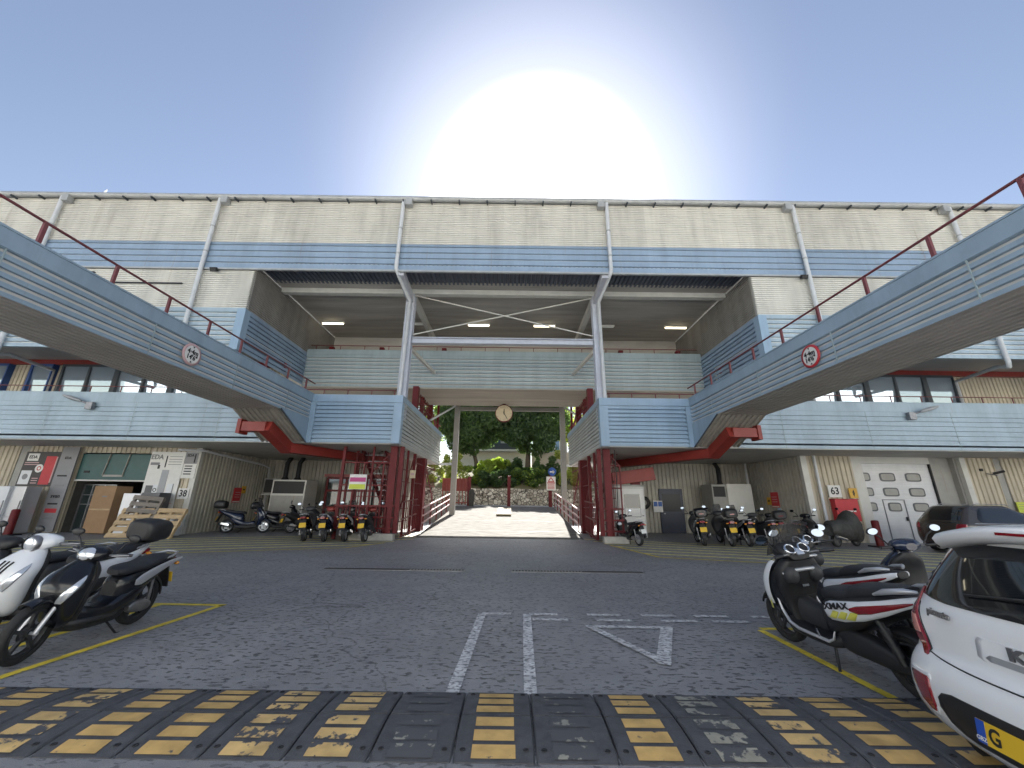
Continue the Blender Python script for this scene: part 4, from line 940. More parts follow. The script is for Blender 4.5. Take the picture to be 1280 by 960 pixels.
    rb = [(-.02, .48, .10, .13), (-.06, .49, .17, .18), (-.18, .53, .215, .20), (-.38, .60, .235, .17), (-.62, .69, .225, .13), (-.84, .77, .19, .095), (-1.0, .825, .13, .065), (-1.12, .865, .06, .035)]
    mb = MB(); loft_y(mb, rb, 3); mb.build('rear_body', 'plastic', s)
    # white side panels: surface strips just outside the rear body
    rc = cr(rb, 6)
    def bw(y):
        for a, b in zip(rc[:-1], rc[1:]):
            if a[0] >= y >= b[0]:
                t = (a[0] - y) / (a[0] - b[0] + 1e-9); return tuple(p + (q - p) * t for p, q in zip(a, b))
        return rc[-1]
    def side_patch(k, ylist, off=.012):
        rings = []
        for y, z0, z1 in ylist:
            _, zc, w, h = bw(y); rr = []
            for j in range(6):
                z = z0 + (z1 - z0) * j / 5; q = max(0.0, 1 - min(1, abs((z - zc) / (h + .012))) ** 3)
                rr.append(V((k * (w * q ** (1 / 3) * 1.0 + off + .006 * sin(pi * j / 5)), y, z)))
            rings.append(rr + [p - X_ * k * .02 for p in reversed(rr)])
        return MB().loft(rings, True, 0, True)
    for k in (-1, 1):
        panel = [(-.16, .575, .64), (-.18, .54, .67), (-.24, .525, .695), (-.4, .545, .725), (-.6, .60, .765), (-.8, .685, .815), (-.95, .765, .86), (-1.07, .825, .89), (-1.11, .85, .895)]
        sp = side_patch(k, panel).build('side_panel', white, s)
        side_patch(k, [(-.50, .665, .69), (-.58, .655, .725), (-.7, .685, .755), (-.84, .74, .79), (-.97, .795, .825), (-1.03, .825, .838)], .020).build('tail_light', 'redlens', s)
        if decals:
            for q in range(3):
                y0 = -.235 - .105 * q; zb = .548 + .016 * q
                side_patch(k, [(y0, zb, zb + .008), (y0 - .055, zb + .002, zb + .072), (y0 - .075, zb + .006, zb + .076), (y0 - .125, zb + .07, zb + .078)], .0205).build('slash_decal', 'yellowdecal', sp)
    if decals and visible_text:
        x = -(bw(-.34)[2] + .0225); text('lettering', 'XMAX', .078, (x - .010, -.36, .676), FACE, 'ink', s, .003, .002, 'CENTER', 1.25).rotation_euler = (radians(82), radians(-12), -pi / 2 + radians(3.5))
    mb = MB(); loft_y(mb, [(-.02, .69, .08, .04), (-.08, .72, .14, .06), (-.22, .745, .175, .06), (-.40, .765, .18, .055), (-.46, .80, .175, .075), (-.6, .83, .17, .07), (-.8, .87, .14, .05), (-.93, .895, .09, .03)], 3); st = mb.build('seat', 'vinyl', s)
    for k in (-1, 1):
        mb = MB(); mb.tube([(k * .16, -.72, .845), (k * .175, -.85, .895), (k * .14, -1.0, .925), (k * .08, -1.06, .92)], [.012, .026, .024, .012], 10); mb.build('grab_handle', 'silver', s)
    mb = MB(); mb.beam((0, -.98, .78), (0, -1.16, .42), .19, .025, up=(0, 1, 0)); arc_fender(mb, ry, .26, radians(70), radians(185), .09); mb.build('rear_fender', 'plastic', s)
    plate(s, -1.165, .56, radians(-24), plate_m, .22, .16)
    mb = MB(); loft_y(mb, [(-.15, .36, .05, .07), (-.25, .35, .08, .12), (-.5, .33, .08, .11), (-.72, .29, .06, .08), (-.86, .27, .03, .04)], 3.4, x=-.11); mb.build('engine_cover', 'plastic', s)
    mb = MB(); mb.tube([(.12, -.3, .25), (.17, -.5, .28), (.19, -1.0, .40)], [.04, .075, .07], 14); mb.build('exhaust', 'plasticlt', s)
    for k in (-1, 1):
        mb = MB(); mb.tube([(k * .16, -.80, .30), (k * .155, -.66, .64)], .03, 10); mb.tube([(k * .16, -.79, .36), (k * .156, -.70, .56)], .04, 10); mb.build('shock_absorber', 'plastic', s)
    mb = MB(); mb.tube([(-.16, -.08, .24), (-.24, -.14, .03), (-.26, -.18, .02)], .014, 6); mb.build('side_stand', 'plastic', s)
    mb = MB(); mb.tube([(-.245, -.02, .30), (-.27, -.03, .40)], .012, 6); mb.build('foot_peg', 'chrome', s)
    return s

# ---- the near scooters
scooter('black scooter with white tail tip and slanted clear indicators, nearest on the left', (-4.47, 5.12, 0), pi + .09, body='gloss', front='gloss', side='silver', rim='plasticlt', mir=.33, group='scooters in the near left bay', lean=radians(-7), s_=.97, rw=.285)
scooter('white scooter with round headlamp and black top box beside the near black one', (-5.36, 5.45, 0), pi - .02, body='white', front='white', head='round', topbox='plastic', mirrors=False, group='scooters in the near left bay', lean=radians(-6), s_=1.06)
scooter('dark scooter with black seat at the left edge behind the white one', (-6.15, 5.75, 0), pi - .1, body='plasticlt', front='plasticlt', group='scooters in the near left bay', lean=radians(-5), head='apron')
maxi('white and black large scooter with yellow slashes and smoked screen, near right bay', (4.02, 4.66, 0), radians(4), group='scooters in the near right bay')
maxi('white tailed large scooter parked between the yellow slashed one and the blue black one', (4.95, 5.85, 0), radians(2), decals=False, group='scooters in the near right bay')
scooter('blue black scooter with tall dark mirrors behind the white car roof', (5.95, 5.35, 0), radians(-8), body='navy', front='navy', group='scooters in the near right bay', screen=False, mir=.36, s_=1.08)

# ---- far left row: rear plates face the viewer
G = 'scooters in the left recess'
for i, (x, y, rz, lab, kw) in enumerate([
    (-7.75, 16.75, .30, 'black scooter with red tail lamp, leftmost of the row facing the red staircase', dict(body='gloss', front='plasticlt')),
    (-6.90, 16.75, .22, 'white and dark blue scooter with red cowl, second in the row at the red staircase', dict(body='navy', front='redbeam', side='white')),
    (-6.10, 16.85, .15, 'dark scooter with white streaked screen, third in the row at the red staircase', dict(body='gloss', side='silver', screen=True)),
    (-5.25, 16.85, .05, 'slim motorbike with high yellow plate and fat rear tyre beside the red fence', dict(body='plastic', front='redbeam', plate_m='plateY'))]):
    scooter(lab, (x, y, 0), rz, group=G, s_=1.18, mir=.36, **kw)
scooter('big dark blue scooter in profile with top box, nose towards the staircase', (-12.15, 19.5, 0), -pi / 2 + .25, body='navy', topbox='plastic', rim='appwhite', group=G, s_=1.22, screen=True, head='apron')
scooter('black scooter with a shiny helmet box under the wall air conditioner', (-10.9, 20.3, 0), -pi / 2 + .5, body='gloss', topbox='gloss', group=G, s_=1.18)
scooter('black scooter squeezed beside the white cabinet, turned away', (-9.6, 20.1, 0), -.6, body='plastic', group=G, s_=1.12)
# ---- far right group
G = 'scooters in the right recess'
scooter('small black scooter with white plate alone by the white door', (5.35, 16.7, 0), .25, body='gloss', plate_m='plateW', group=G, s_=1.05)
for x, y, rz, lab, kw in [
    (8.35, 17.0, -.28, 'large black scooter with silver flank and top box, first of the right row', dict(body='gloss', side='silver', topbox='gloss', s_=1.2)),
    (9.35, 16.9, -.20, 'black scooter with yellow plate, second of the right row', dict(body='plastic', s_=1.2, screen=True, topbox='plastic')),
    (10.05, 17.0, -.15, 'dark scooter with clear screen, third of the right row', dict(body='gloss', s_=1.18, screen=True, side='silver')),
    (10.9, 17.0, -.1, 'scooter with bright round mirror behind the near smoked screen', dict(body='plasticlt', s_=1.15)),
    (11.75, 17.3, -.35, 'black scooter with red lamp standing before the red wall notice', dict(body='gloss', s_=1.15, topbox='plastic')),
    (12.7, 16.8, -.9, 'long black motorbike angled towards the red hose cabinet', dict(body='gloss', s_=1.15))]:
    scooter(lab, (x, y, 0), rz, group=G, mir=.36, **kw)
# covered scooter under a tarp by the hose cabinet
t = thing('covered_scooter', 'scooter half covered by a dark green tarp under the red hose cabinet', 'scooter', (14.1, 16.7, 0), -1.2, G)
wheel(t, .62, .26, .11, 'steel'); wheel(t, -.62, .26, .12, 'steel')
mb = MB(); secs = [(.98, .42, .10, .10), (.80, .55, .26, .38), (.62, .68, .36, .50), (.42, .80, .40, .60), (.22, .74, .38, .48), (0, .64, .36, .40), (-.3, .66, .36, .36), (-.7, .70, .32, .30), (-.98, .64, .2, .2)]
loft_y(mb, secs, 2.2, sub=4)
random.seed(3); mb.v = [(x * (1 + random.uniform(-.09, .09)), y + random.uniform(-.02, .02), max(.16, z + random.uniform(-.035, .035))) for x, y, z in mb.v]
mb.build('tarp', 'tarp', t)
for k in (-1, 1): mirror(t, (k * .2, .42, 1.25), (k * .34, .42, 1.45))
mb = MB(); mb.tube([(.2, -.3, .3), (.22, -.9, .42)], [.06, .07], 12); mb.build('exhaust', 'chrome', t)

# ------------------------------------------------------------------ cars
class CarBody:
    """stacked plan outlines: (z, rear y, front y, half width, rear corner depth, front corner depth)"""
    def __init__(s, lv): s.lv = cr(lv, 3); s.lv = [lv[0]] + [l for l in s.lv if l[0] > lv[0][0] + 1e-4]
    def at(s, z):
        L = s.lv
        if z <= L[0][0]: return L[0]
        for a, b in zip(L[:-1], L[1:]):
            if a[0] <= z <= b[0]:
                t = (z - a[0]) / (b[0] - a[0] + 1e-9); return tuple(p + (q - p) * t for p, q in zip(a, b))
        return L[-1]
    P = 2.7
    def rear(s, x, z, off=0.0):
        _, yr, yf, hw, ar, af = s.at(z); q = min(1, abs(x) / hw); y = yr + ar * (1 - (1 - q ** s.P) ** (1 / s.P))
        n = V((0, -1, 0))
        if q > .5: n = V((math.copysign((q - .5) * 1.6, x), -1, 0)).normalized()
        return V((x, y, z)) + n * off
    def side(s, k, y, z, off=0.0):
        _, yr, yf, hw, ar, af = s.at(z); x = hw
        if y < yr + ar: q = max(0, min(1, (yr + ar - y) / ar)); x = hw * (1 - q ** s.P) ** (1 / s.P)
        if y > yf - af: q = max(0, min(1, (y - yf + af) / af)); x = hw * (1 - q ** s.P) ** (1 / s.P)
        return V((k * (x + off), y, z))
    def ring(s, l, n=14):
        z, yr, yf, hw, ar, af = l; pts = []
        for i in range(n + 1):                         # rear, left to right
            a = pi / 2 * i / n; pts.append(V((-hw * cos(a) ** (2 / s.P), yr + ar - ar * sin(a) ** (2 / s.P), z)))
        pts += [V((-p.x, p.y, z)) for p in reversed(pts[:-1])]
        fr = []
        for i in range(n + 1):
            a = pi / 2 * i / n; fr.append(V((hw * cos(a) ** (2 / s.P), yf - af + af * sin(a) ** (2 / s.P), z)))
        fr += [V((-p.x, p.y, z)) for p in reversed(fr[:-1])]
        return pts + fr
    def rear_patch(s, rows, off, n=14):
        """rows: (z, x left, x right); a thin skin standing off the rear"""
        rings = []
        for z, xa, xb in rows:
            o = [s.rear(xa + (xb - xa) * j / n, z, off) for j in range(n + 1)]
            rings.append(o + [s.rear(xb + (xa - xb) * j / n, z, off - .012) for j in range(n + 1)])
        return MB().loft(rings, True, 0, True)
    def side_patch(s, k, rows, off, n=10):
        rings = []
        for z, ya, yb in rows:
            o = [s.side(k, ya + (yb - ya) * j / n, z, off) for j in range(n + 1)]
            rings.append(o + [s.side(k, yb + (ya - yb) * j / n, z, off - .012) for j in range(n + 1)])
        return MB().loft(rings, True, 0, True)
def car_wheels(c, hw, ya, yb, r):
    for y in (ya, yb):
        for k in (-1, 1): wheel(c, y, r, .19, 'silver', x=k * (hw - .085), spokes=7)
    for y in (ya, yb):
        for k in (-1, 1):
            mb = MB(); mb.lathe((k * (hw - .004), y, r), (1, 0, 0), [(r + .045, 0), (.001, 0)], 24); mb.build('wheel_arch', 'ink', c, fix=False)

def hatchback(loc, rz):
    c = thing('parked_hatchback', 'small white hatchback seen from behind, cut off by the right edge', 'car', loc, rz)
    lv = [(.19, .14, 3.42, .70, .25, .3), (.26, .05, 3.52, .775, .20, .35), (.36, -.01, 3.57, .808, .20, .4), (.48, -.025, 3.58, .815, .20, .42), (.58, -.01, 3.57, .808, .20, .42), (.655, .03, 3.54, .797, .20, .42),
          (.70, .072, 3.5, .788, .18, .42), (.80, .09, 3.36, .80, .17, .45), (.90, .11, 3.05, .795, .17, .5), (.98, .135, 2.72, .775, .21, .5), (1.06, .18, 2.58, .752, .20, .5), (1.2, .265, 2.34, .70, .19, .5), (1.34, .36, 2.10, .64, .18, .5),
          (1.41, .41, 1.96, .60, .18, .5), (1.45, .48, 1.85, .555, .2, .45), (1.475, .60, 1.72, .48, .25, .4), (1.487, .80, 1.5, .34, .25, .3)]
    b = CarBody(lv)
    mb = MB(); mb.loft([b.ring(l) for l in b.lv], True); mb.build('body', 'carwhite', c)
    # rear window, wide black glass that tapers at its lower outer corners
    rows = [(.99, -.46, .46), (1.0, -.58, .58), (1.015, -.69, .69), (1.04, -.738, .738), (1.12, -.715, .715), (1.22, -.675, .675), (1.30, -.643, .643), (1.365, -.612, .612)]
    b.rear_patch(rows, .006, 20).build('rear_window', 'glass', c)
    for k in (-1, 1):
        b.side_patch(k, [(.99, .62, 2.45), (1.08, .66, 2.36), (1.2, .72, 2.15), (1.33, .82, 1.85), (1.37, .9, 1.7)], .005).build('side_window', 'glass', c)
        # tall curved tail lamp
        rows = [(.665, .59, .61), (.70, .595, .66), (.735, .612, .712), (.78, .64, .748), (.83, .668, .772), (.88, .69, .781), (.93, .702, .785), (.98, .706, .769), (1.03, .705, .752), (1.055, .705, .742)]
        tl = b.rear_patch([(z, *sorted((k * a, k * q))) for z, a, q in rows], .012, 8).build('tail_light', 'redlens', c)
        rows = [(.775, .655, .728), (.81, .668, .752), (.855, .688, .765), (.875, .698, .768)]
        b.rear_patch([(z, *sorted((k * a, k * q))) for z, a, q in rows], .0165, 8).build('clear_segment', 'pinklens', tl)
        rows = [(.36, .565, .60), (.395, .545, .655), (.48, .548, .69), (.535, .552, .706), (.55, .565, .70)]
        b.rear_patch([(z, *sorted((k * a, k * q))) for z, a, q in rows], .008, 8).build('reflector', 'redlens', c)
        b.rear_patch([(.342, *sorted((k * .56, k * .61))), (.385, *sorted((k * .53, k * .67))), (.55, *sorted((k * .535, k * .722))), (.566, *sorted((k * .545, k * .715)))], .003, 8).build('reflector_recess', 'appwhite', c)
    # roof spoiler
    mb = MB(); secs = []
    for i in range(15):
        x = -.585 + 1.17 * i / 14; q = abs(x) / .585; zz = 1.405 + .07 * (1 - q ** 2.2); yb = .255 + .06 * q ** 3
        secs.append([V((x, yb, zz - .055)), V((x, yb - .018, zz - .022)), V((x, yb + .012, zz + .008)), V((x, yb + .10, zz + .024)), V((x, yb + .30, zz + .03 * (1 - q) + .008)), V((x, yb + .38, zz - .03)), V((x, yb + .12, zz - .09)), V((x, yb + .03, zz - .078))])
    mb.loft(secs, True); mb.build('roof_spoiler', 'carwhite', c)
    MB().box(-.11, .11, .232, .255, 1.44, 1.456).build('high_brake_light', 'redlens', c)
    # shut line between tailgate and bumper, black lower grille panel, number plate, handle recess
    pts = [b.rear(-.672 + 1.344 * i / 30, .652 - .0 + .045 * (abs(-1 + 2 * i / 30) ** 3), .002) for i in range(31)]
    MB().tube(pts, .0045, 6).build('shut_line', 'ink', c)
    for k in (-1, 1): MB().tube([b.rear(k * x, z, .0015) for z, x in ((.66, .60), (.70, .588), (.76, .615), (.83, .655), (.9, .682), (.96, .693))], .004, 6).build('shut_line', 'ink', c)
    rows = [(.285, -.36, .36), (.30, -.42, .42), (.34, -.475, .475), (.41, -.505, .505), (.46, -.50, .50), (.495, -.465, .465), (.51, -.40, .40)]
    ins = b.rear_patch(rows, .006, 20).build('bumper_insert', 'plastic', c)
    pl = MB().box(-.26, .26, -.008, 0, -.0555, .0555).build('number_plate', 'plateY', c, bevel=.002); pl.location = (0, -.035, .405); pl.rotation_euler = (radians(-6), 0, 0)
    MB().box(-.2595, -.215, -.0095, -.0065, -.055, .055).build('country_band', 'plateB', pl)
    text('lettering', 'GBZ', .028, (-.237, -.0115, -.034), FACE, 'plateW', pl, .0006, .0005)
    text('lettering', 'G', .105, (-.168, -.0105, -.002), FACE, 'ink', pl, .003, .0005, sx=.8)
    rows = [(.745, -.24, .24), (.76, -.27, .27), (.84, -.275, .275), (.862, -.26, .26)]
    b.rear_patch(rows, .003, 14).build('handle_recess', 'carwhite', c)
    b.rear_patch([(.752, -.20, .20), (.765, -.225, .225), (.785, -.20, .20)], .0055, 14).build('handle_shadow_gap', 'appgrey', c)
    text('lettering', 'KIA', .085, (0, .083, .823), FACE, 'steel', c, .004, .005, sx=1.45)
    p = b.rear(-.50, .925, .013); tx = text('lettering', 'picanto', .062, p, (pi / 2 - radians(8), 0, -radians(13)), 'steel', c, .0015, .004, sx=1.1)
    mb = MB(); mb.tube([b.rear(.05, 1.11, .022), b.rear(-.1, 1.095, .022), b.rear(-.34, 1.07, .022)], [.012, .009, .006], 8); mb.build('wiper', 'plastic', c)
    car_wheels(c, .80, .62, 3.0, .285)
    MB().box(-.7, .7, .5, 3.3, .16, .3).build('underbody', 'ink', c)
    return c
hatchback((3.13, 2.36, 0), -pi / 2 - radians(4))

def suv(loc, rz):
    c = thing('parked_suv', 'dark bronze sports utility car parked in front of the white roller door', 'car', loc, rz)
    lv = [(.25, .12, 4.35, .80, .3, .4), (.40, .03, 4.5, .88, .3, .5), (.6, .0, 4.52, .90, .3, .5), (.8, .03, 4.5, .905, .28, .5), (.95, .06, 4.3, .90, .27, .6), (1.05, .10, 3.6, .87, .25, .6), (1.12, .14, 3.3, .84, .25, .6), (1.35, .32, 2.9, .75, .25, .6), (1.55, .50, 2.5, .66, .25, .6), (1.63, .62, 2.3, .60, .3, .5), (1.66, .9, 2.0, .45, .3, .4)]
    b = CarBody(lv); mb = MB(); mb.loft([b.ring(l) for l in b.lv], True); mb.build('body', 'carbrown', c)
    b.rear_patch([(1.05, -.7, .7), (1.2, -.68, .68), (1.5, -.58, .58)], .006, 16).build('rear_window', 'glass', c)
    for k in (-1, 1):
        b.side_patch(k, [(1.07, .75, 3.0), (1.2, .72, 2.8), (1.4, .85, 2.55), (1.54, 1.0, 2.3)], .006).build('side_window', 'glass', c)
        b.rear_patch([(z, *sorted((k * a, k * q))) for z, a, q in [(.84, .62, .86), (.95, .62, .875), (1.02, .65, .86)]], .012, 8).build('tail_light', 'redlens', c)
        mb = MB(); mb.tube([b.side(k, y, 1.045, .008) for y in (.5, 1.2, 2.0, 2.8)], .010, 6); mb.build('window_trim', 'chrome', c)
        mb = MB(); mb.tube([(k * .58, .95, 1.66), (k * .58, 1.1, 1.70), (k * .58, 2.1, 1.69), (k * .58, 2.25, 1.64)], .015, 6); mb.build('roof_rail', 'steel', c)
    car_wheels(c, .905, .85, 3.55, .35)
    return c
suv((16.0, 14.9, 0), -pi / 2 + radians(0))
# ================================================================== passage: red stairs, fences, posts
def onramp(y): return rz_(y)
for s in (-1, 1):
    sd = 'left' if s < 0 else 'right'
    st = thing('red_staircase', 'red steel stair tower under the landing on the %s side of the ramp' % sd, 'staircase', (s * 5.5, 17, 0), 0, 'red stair towers beside the ramp')
    def sp(mb, name, mt='red', **k):
        o = mb.build(name, mt, st, **k); o.location = -st.location; return o
    mb = MB(); mb.box(*sorted((s * 4.3, s * (6.1 if s < 0 else 5.3))), 16.72, 17.1, 0, .26); sp(mb, 'plinth', 'concrete', bevel=.02)
    for (x, y, w, z1) in ((4.62, 17.0, .30, 3.83), (4.30, 17.0, .17, 3.83), (4.55, 22.0, .50, 3.83), (5.55, 17.05, .08, 3.83), (6.85, 17.1, .12, 3.83), (7.9, 21.5, .12, 3.83), (4.4, 19.7, .14, 3.83), (4.4, 18.4, .10, 3.83), (5.1, 18.6, .10, 3.83), (6.9, 18.7, .10, 3.83), (5.6, 21.4, .12, 3.83)):
        z0 = .26 if x < 6.1 and y < 17.1 else 0
        if s > 0 and x > 5.3 and y < 22: continue
        mb = MB(); mb.box(*sorted((s * (x - w / 2), s * (x + w / 2))), y - w / 2, y + w / 2, z0, z1); sp(mb, 'column', bevel=.008)
    mb = MB()                                            # front guard fence
    x1 = 6.9 if s < 0 else 5.2
    for z in (.42, .85, 1.3): mb.box(*sorted((s * 4.38, s * x1)), 16.84, 16.89, z, z + .07)
    x = 4.7
    while x < x1: mb.box(*sorted((s * (x - .02), s * (x + .02))), 16.85, 16.88, .27, 1.3); x += .42
    sp(mb, 'guard_rail')
    mb = MB()
    for z in (2.15, 3.1): mb.box(*sorted((s * 4.78, s * (6.8 if s < 0 else 5.24))), 17.03, 17.08, z, z + .06)
    if s < 0:
        for x in (5.05, 5.9, 6.3): mb.box(*sorted((s * (x - .03), s * (x + .03))), 17.03, 17.08, 0.3, 3.1)
    else: mb.box(5.17, 5.23, 17.03, 17.08, .3, 3.1)
    sp(mb, 'frame')
    mb = MB()                                            # barred cage round the flight
    for k in range(9 if s < 0 else 2): x = 4.85 + k * .25; mb.box(*sorted((s * (x - .012), s * (x + .012))), 18.55, 18.575, 0.05, 3.75)
    for k in range(14): y = 17.2 + k * .3; mb.box(*sorted((s * 4.98, s * 5.005)), y, y + .02, .1, 3.6)
    for z in (.5, 1.1, 1.7, 2.4, 3.0): mb.box(*sorted((s * 4.8, s * (6.9 if s < 0 else 5.2))), 18.58, 18.61, z, z + .04); mb.box(*sorted((s * 4.975, s * 5.01)), 17.2, 21.4, z + .05, z + .09)
    sp(mb, 'cage_bars')
    mb = MB(); mb.beam((s * 4.42, 17.2, .3), (s * 4.42, 19.6, 3.6), .05, .05); mb.beam((s * 4.42, 22.2, 3.7), (s * 4.42, 25.6, 1.2), .06, .06); mb.beam((s * 4.8, 17.12, 3.6), (s * (6.0 if s < 0 else 5.2), 17.12, 2.2 if s < 0 else 3.14), .05, .05); sp(mb, 'diagonal_brace')
    # gate leaf along the ramp side, barred
    mb = MB()
    for k in range(9): y = 17.25 + k * .30; mb.box(*sorted((s * 4.12, s * 4.15)), y, y + .03, onramp(y) + .06, 1.55 + onramp(y))
    for z in (.1, .8, 1.5): mb.beam((s * 4.135, 17.2, z + .01), (s * 4.135, 19.8, z + onramp(19.8)), .045, .05)
    sp(mb, 'barred_gate')
    mb = MB()                                            # mesh panel behind
    for k in range(16): y = 19.9 + k * .35; mb.box(*sorted((s * 4.42, s * 4.44)), y, y + .025, onramp(y), 3.8)
    for z in (1.3, 2.4, 3.4): mb.box(*sorted((s * 4.41, s * 4.45)), 19.8, 25.5, z, z + .05)
    sp(mb, 'mesh_panel')
    hw_ = .55 if s < 0 else .36
    for (ya, za, yb, zb, xx) in ((24.0, .2, 18.6, 3.9, 6.1 if s < 0 else 4.98), (18.6, 3.9, 23.6, 7.3, 5.2)):
        for k in (-hw_, hw_):
            mb = MB(); mb.beam((s * (xx + k), ya, za), (s * (xx + k), yb, zb), .06, .26); sp(mb, 'stringer')
        n = 15
        mb = MB()
        for i in range(n): t = i / (n - 1); y = ya + (yb - ya) * t; z = za + (zb - za) * t; mb.box(*sorted((s * (xx - hw_ + .03), s * (xx + hw_ - .03))), y - .13, y + .13, z, z + .035)
        sp(mb, 'stair_tread', 'steel')
        for k in (-hw_, hw_):
            mb = MB(); mb.tube([(s * (xx + k), ya, za + 1.0), (s * (xx + k), yb, zb + 1.0)], .025, 6)
            for i in range(6): t = i / 5; mb.tube([(s * (xx + k), ya + (yb - ya) * t, za + (zb - za) * t), (s * (xx + k), ya + (yb - ya) * t, za + (zb - za) * t + 1.0)], .02, 5)
            sp(mb, 'stair_handrail')
    # tower frame above the landing, reaching the deck
    for (x, y, w) in ((4.55, 19.4, .30), (4.7, 21.6, .20), (4.65, 23.6, .30), (4.6, 26.0, .14)):
        mb = MB(); mb.box(*sorted((s * (x - w / 2), s * (x + w / 2))), y - w / 2, y + w / 2, 5.5, 7.29 if y < 23.4 else 9.3); sp(mb, 'upper_column', bevel=.008)
    mb = MB(); mb.beam((s * 4.6, 23.7, 7.1), (s * 4.6, 26.0, 6.0), .09, .12); mb.beam((s * 4.6, 24.0, 6.6), (s * 4.6, 27.0, 6.6), .06, .08)
    for z in (6.2, 6.6, 7.0):
        mb.box(*sorted((s * 4.56, s * 4.62)), 19.5, 23.5, z, z + .05)
    for k in range(10): y = 19.8 + k * .4; mb.box(*sorted((s * 4.57, s * 4.61)), y, y + .04, 5.9, 7.2)
    sp(mb, 'upper_railing')
    # ramp guard rail: three sloping tubes, weathered pale on top
    g_ = thing('ramp_handrail', 'three bar guard rail climbing the %s edge of the ramp' % sd, 'railing', (s * 3.82, 20, 0), 0, 'guard rails along the ramp')
    for h in (.38, .72, 1.08):
        mb = MB(); mb.tube([(s * 3.82, y, onramp(y) + h) for y in (19.9, 25, 30.6)], .045, 8); o = mb.build('rail', 'signfaded', g_); o.location = -g_.location
    y = 20.0
    while y < 30.7:
        mb = MB(); mb.box(s * 3.82 - .03, s * 3.82 + .03, y - .03, y + .03, onramp(y), onramp(y) + 1.1); o = mb.build('post', 'red', g_); o.location = -g_.location; y += 1.75
    # pale rear posts with a diagonal brace
    p = thing('support_post', 'pale concrete post holding the cross beam at the %s rear of the passage' % sd, 'post', (s * 3.62 + .34, 26, 0), 0, 'pale posts of the rear cross beam')
    MB().box(-.17, .17, -.17, .17, 0, 9.3).build('shaft', 'trimgrey', p, bevel=.012)
    mb = MB(); mb.beam((s * .1, -.05, 8.1 - .2), (s * 1.15, -3.2, 6.2), .10, .10); mb.beam((s * .1, 0, 3.9), (s * 1.0, 0, 3.9), .12, .14); mb.build('brace', 'pipe', p)
cb = MB(); cb.box(-3.10, 3.78, 25.86, 26.12, 7.56, 7.80); tag(cb.build('cross_beam', 'trimgrey', bevel=.01), 'weathered beam spanning the passage behind the round clock', 'beam')
# gate posts on the crest
for x, lab, h in ((-2.78, 'red gate post at the left end of the ramp crest', 2.15), (.33, 'red gate post standing alone in the middle of the ramp crest', 2.25), (3.56, 'red gate post carrying the warning signs at the ramp crest', 2.3)):
    p = thing('gate_post', lab, 'post', (x, 31.2, RH), 0, 'red gate posts on the ramp crest')
    MB().box(-.13, .13, -.13, .13, 0, h).build('shaft', 'red', p, bevel=.01); MB().box(-.15, .15, -.15, .15, h + .002, h + .06).build('cap', 'red', p, bevel=.01)
mb = MB()
for k in range(8): mb.box(-4.9 + k * .26, -4.84 + k * .26, 31.3, 31.36, 1.3, 3.3)
for z in (1.4, 2.3, 3.2): mb.box(-4.95, -2.95, 31.37, 31.41, z, z + .07)
mb.box(-4.95, -2.95, 31.42, 31.45, 2.3, 3.2)
o = mb.build('gate_leaf', 'redbeam'); tag(o, 'open red barred gate leaf left of the ramp crest', 'gate')
mb = MB(); loft_z(mb, [(1.2, 0, .17, .14), (1.5, .0, .20, .16), (2.0, .03, .24, .2), (2.3, .0, .2, .18), (2.45, 0, .1, .1)], 2.2); o = mb.build('dark_bundle', 'tarp'); o.location = (-2.55, 30.95, 0); tag(o, 'dark bundle leaning on the left red gate post', 'bundle')
# warning signs on the right gate post
w = thing('warning_board', 'white board with a red triangle and small red print on the right gate post', 'sign', (3.62, 31.0, 3.05))
MB().box(-.36, .36, -.015, .015, -.62, .42).build('board', 'signwhite', w)
mb = MB(); 
for a, b_ in (((-.22, .04), (.22, .04)), ((.22, .04), (0, .36)), ((0, .36), (-.22, .04))): mb.beam((a[0], -.02, a[1]), (b_[0], -.02, b_[1]), .012, .06)
mb.box(-.3, .3, -.022, -.016, -.10, -.02); mb.build('triangle', 'signred', w)
mb = MB()
for z in (-.22, -.32, -.42, -.52): mb.box(-.26, .26, -.02, -.016, z, z + .045)
mb.build('print', 'signred', w)
w = thing('blue_round_sign', 'round blue sign above the red triangle board', 'sign', (3.72, 31.02, 3.86))
MB().lathe((0, 0, 0), (0, 1, 0), [(.001, -.012), (.32, -.012), (.32, .012)], 28).build('disc', 'signblue', w, fix=False)
mb = MB(); mb.beam((-.18, -.018, -.02), (.18, -.018, -.02), .006, .09); mb.prism([(.05, -.021, .12), (.22, -.021, -.02), (.05, -.021, -.16)], (0, .004, 0)); mb.build('arrow', 'signwhite', w)
# yellow height bump block on the ramp
mb = MB(); mb.prism([(-.42, 25.4, rz_(25.4) + .01), (.52, 25.4, rz_(25.4) + .01), (.52, 25.45, rz_(25.4) + .14), (-.42, 25.45, rz_(25.4) + .14)], (0, 3.4, .34)); o = mb.build('yellow_slab', 'slab', bevel=.03); tag(o, 'pale yellow slab lying in the middle of the sunlit ramp', 'slab')
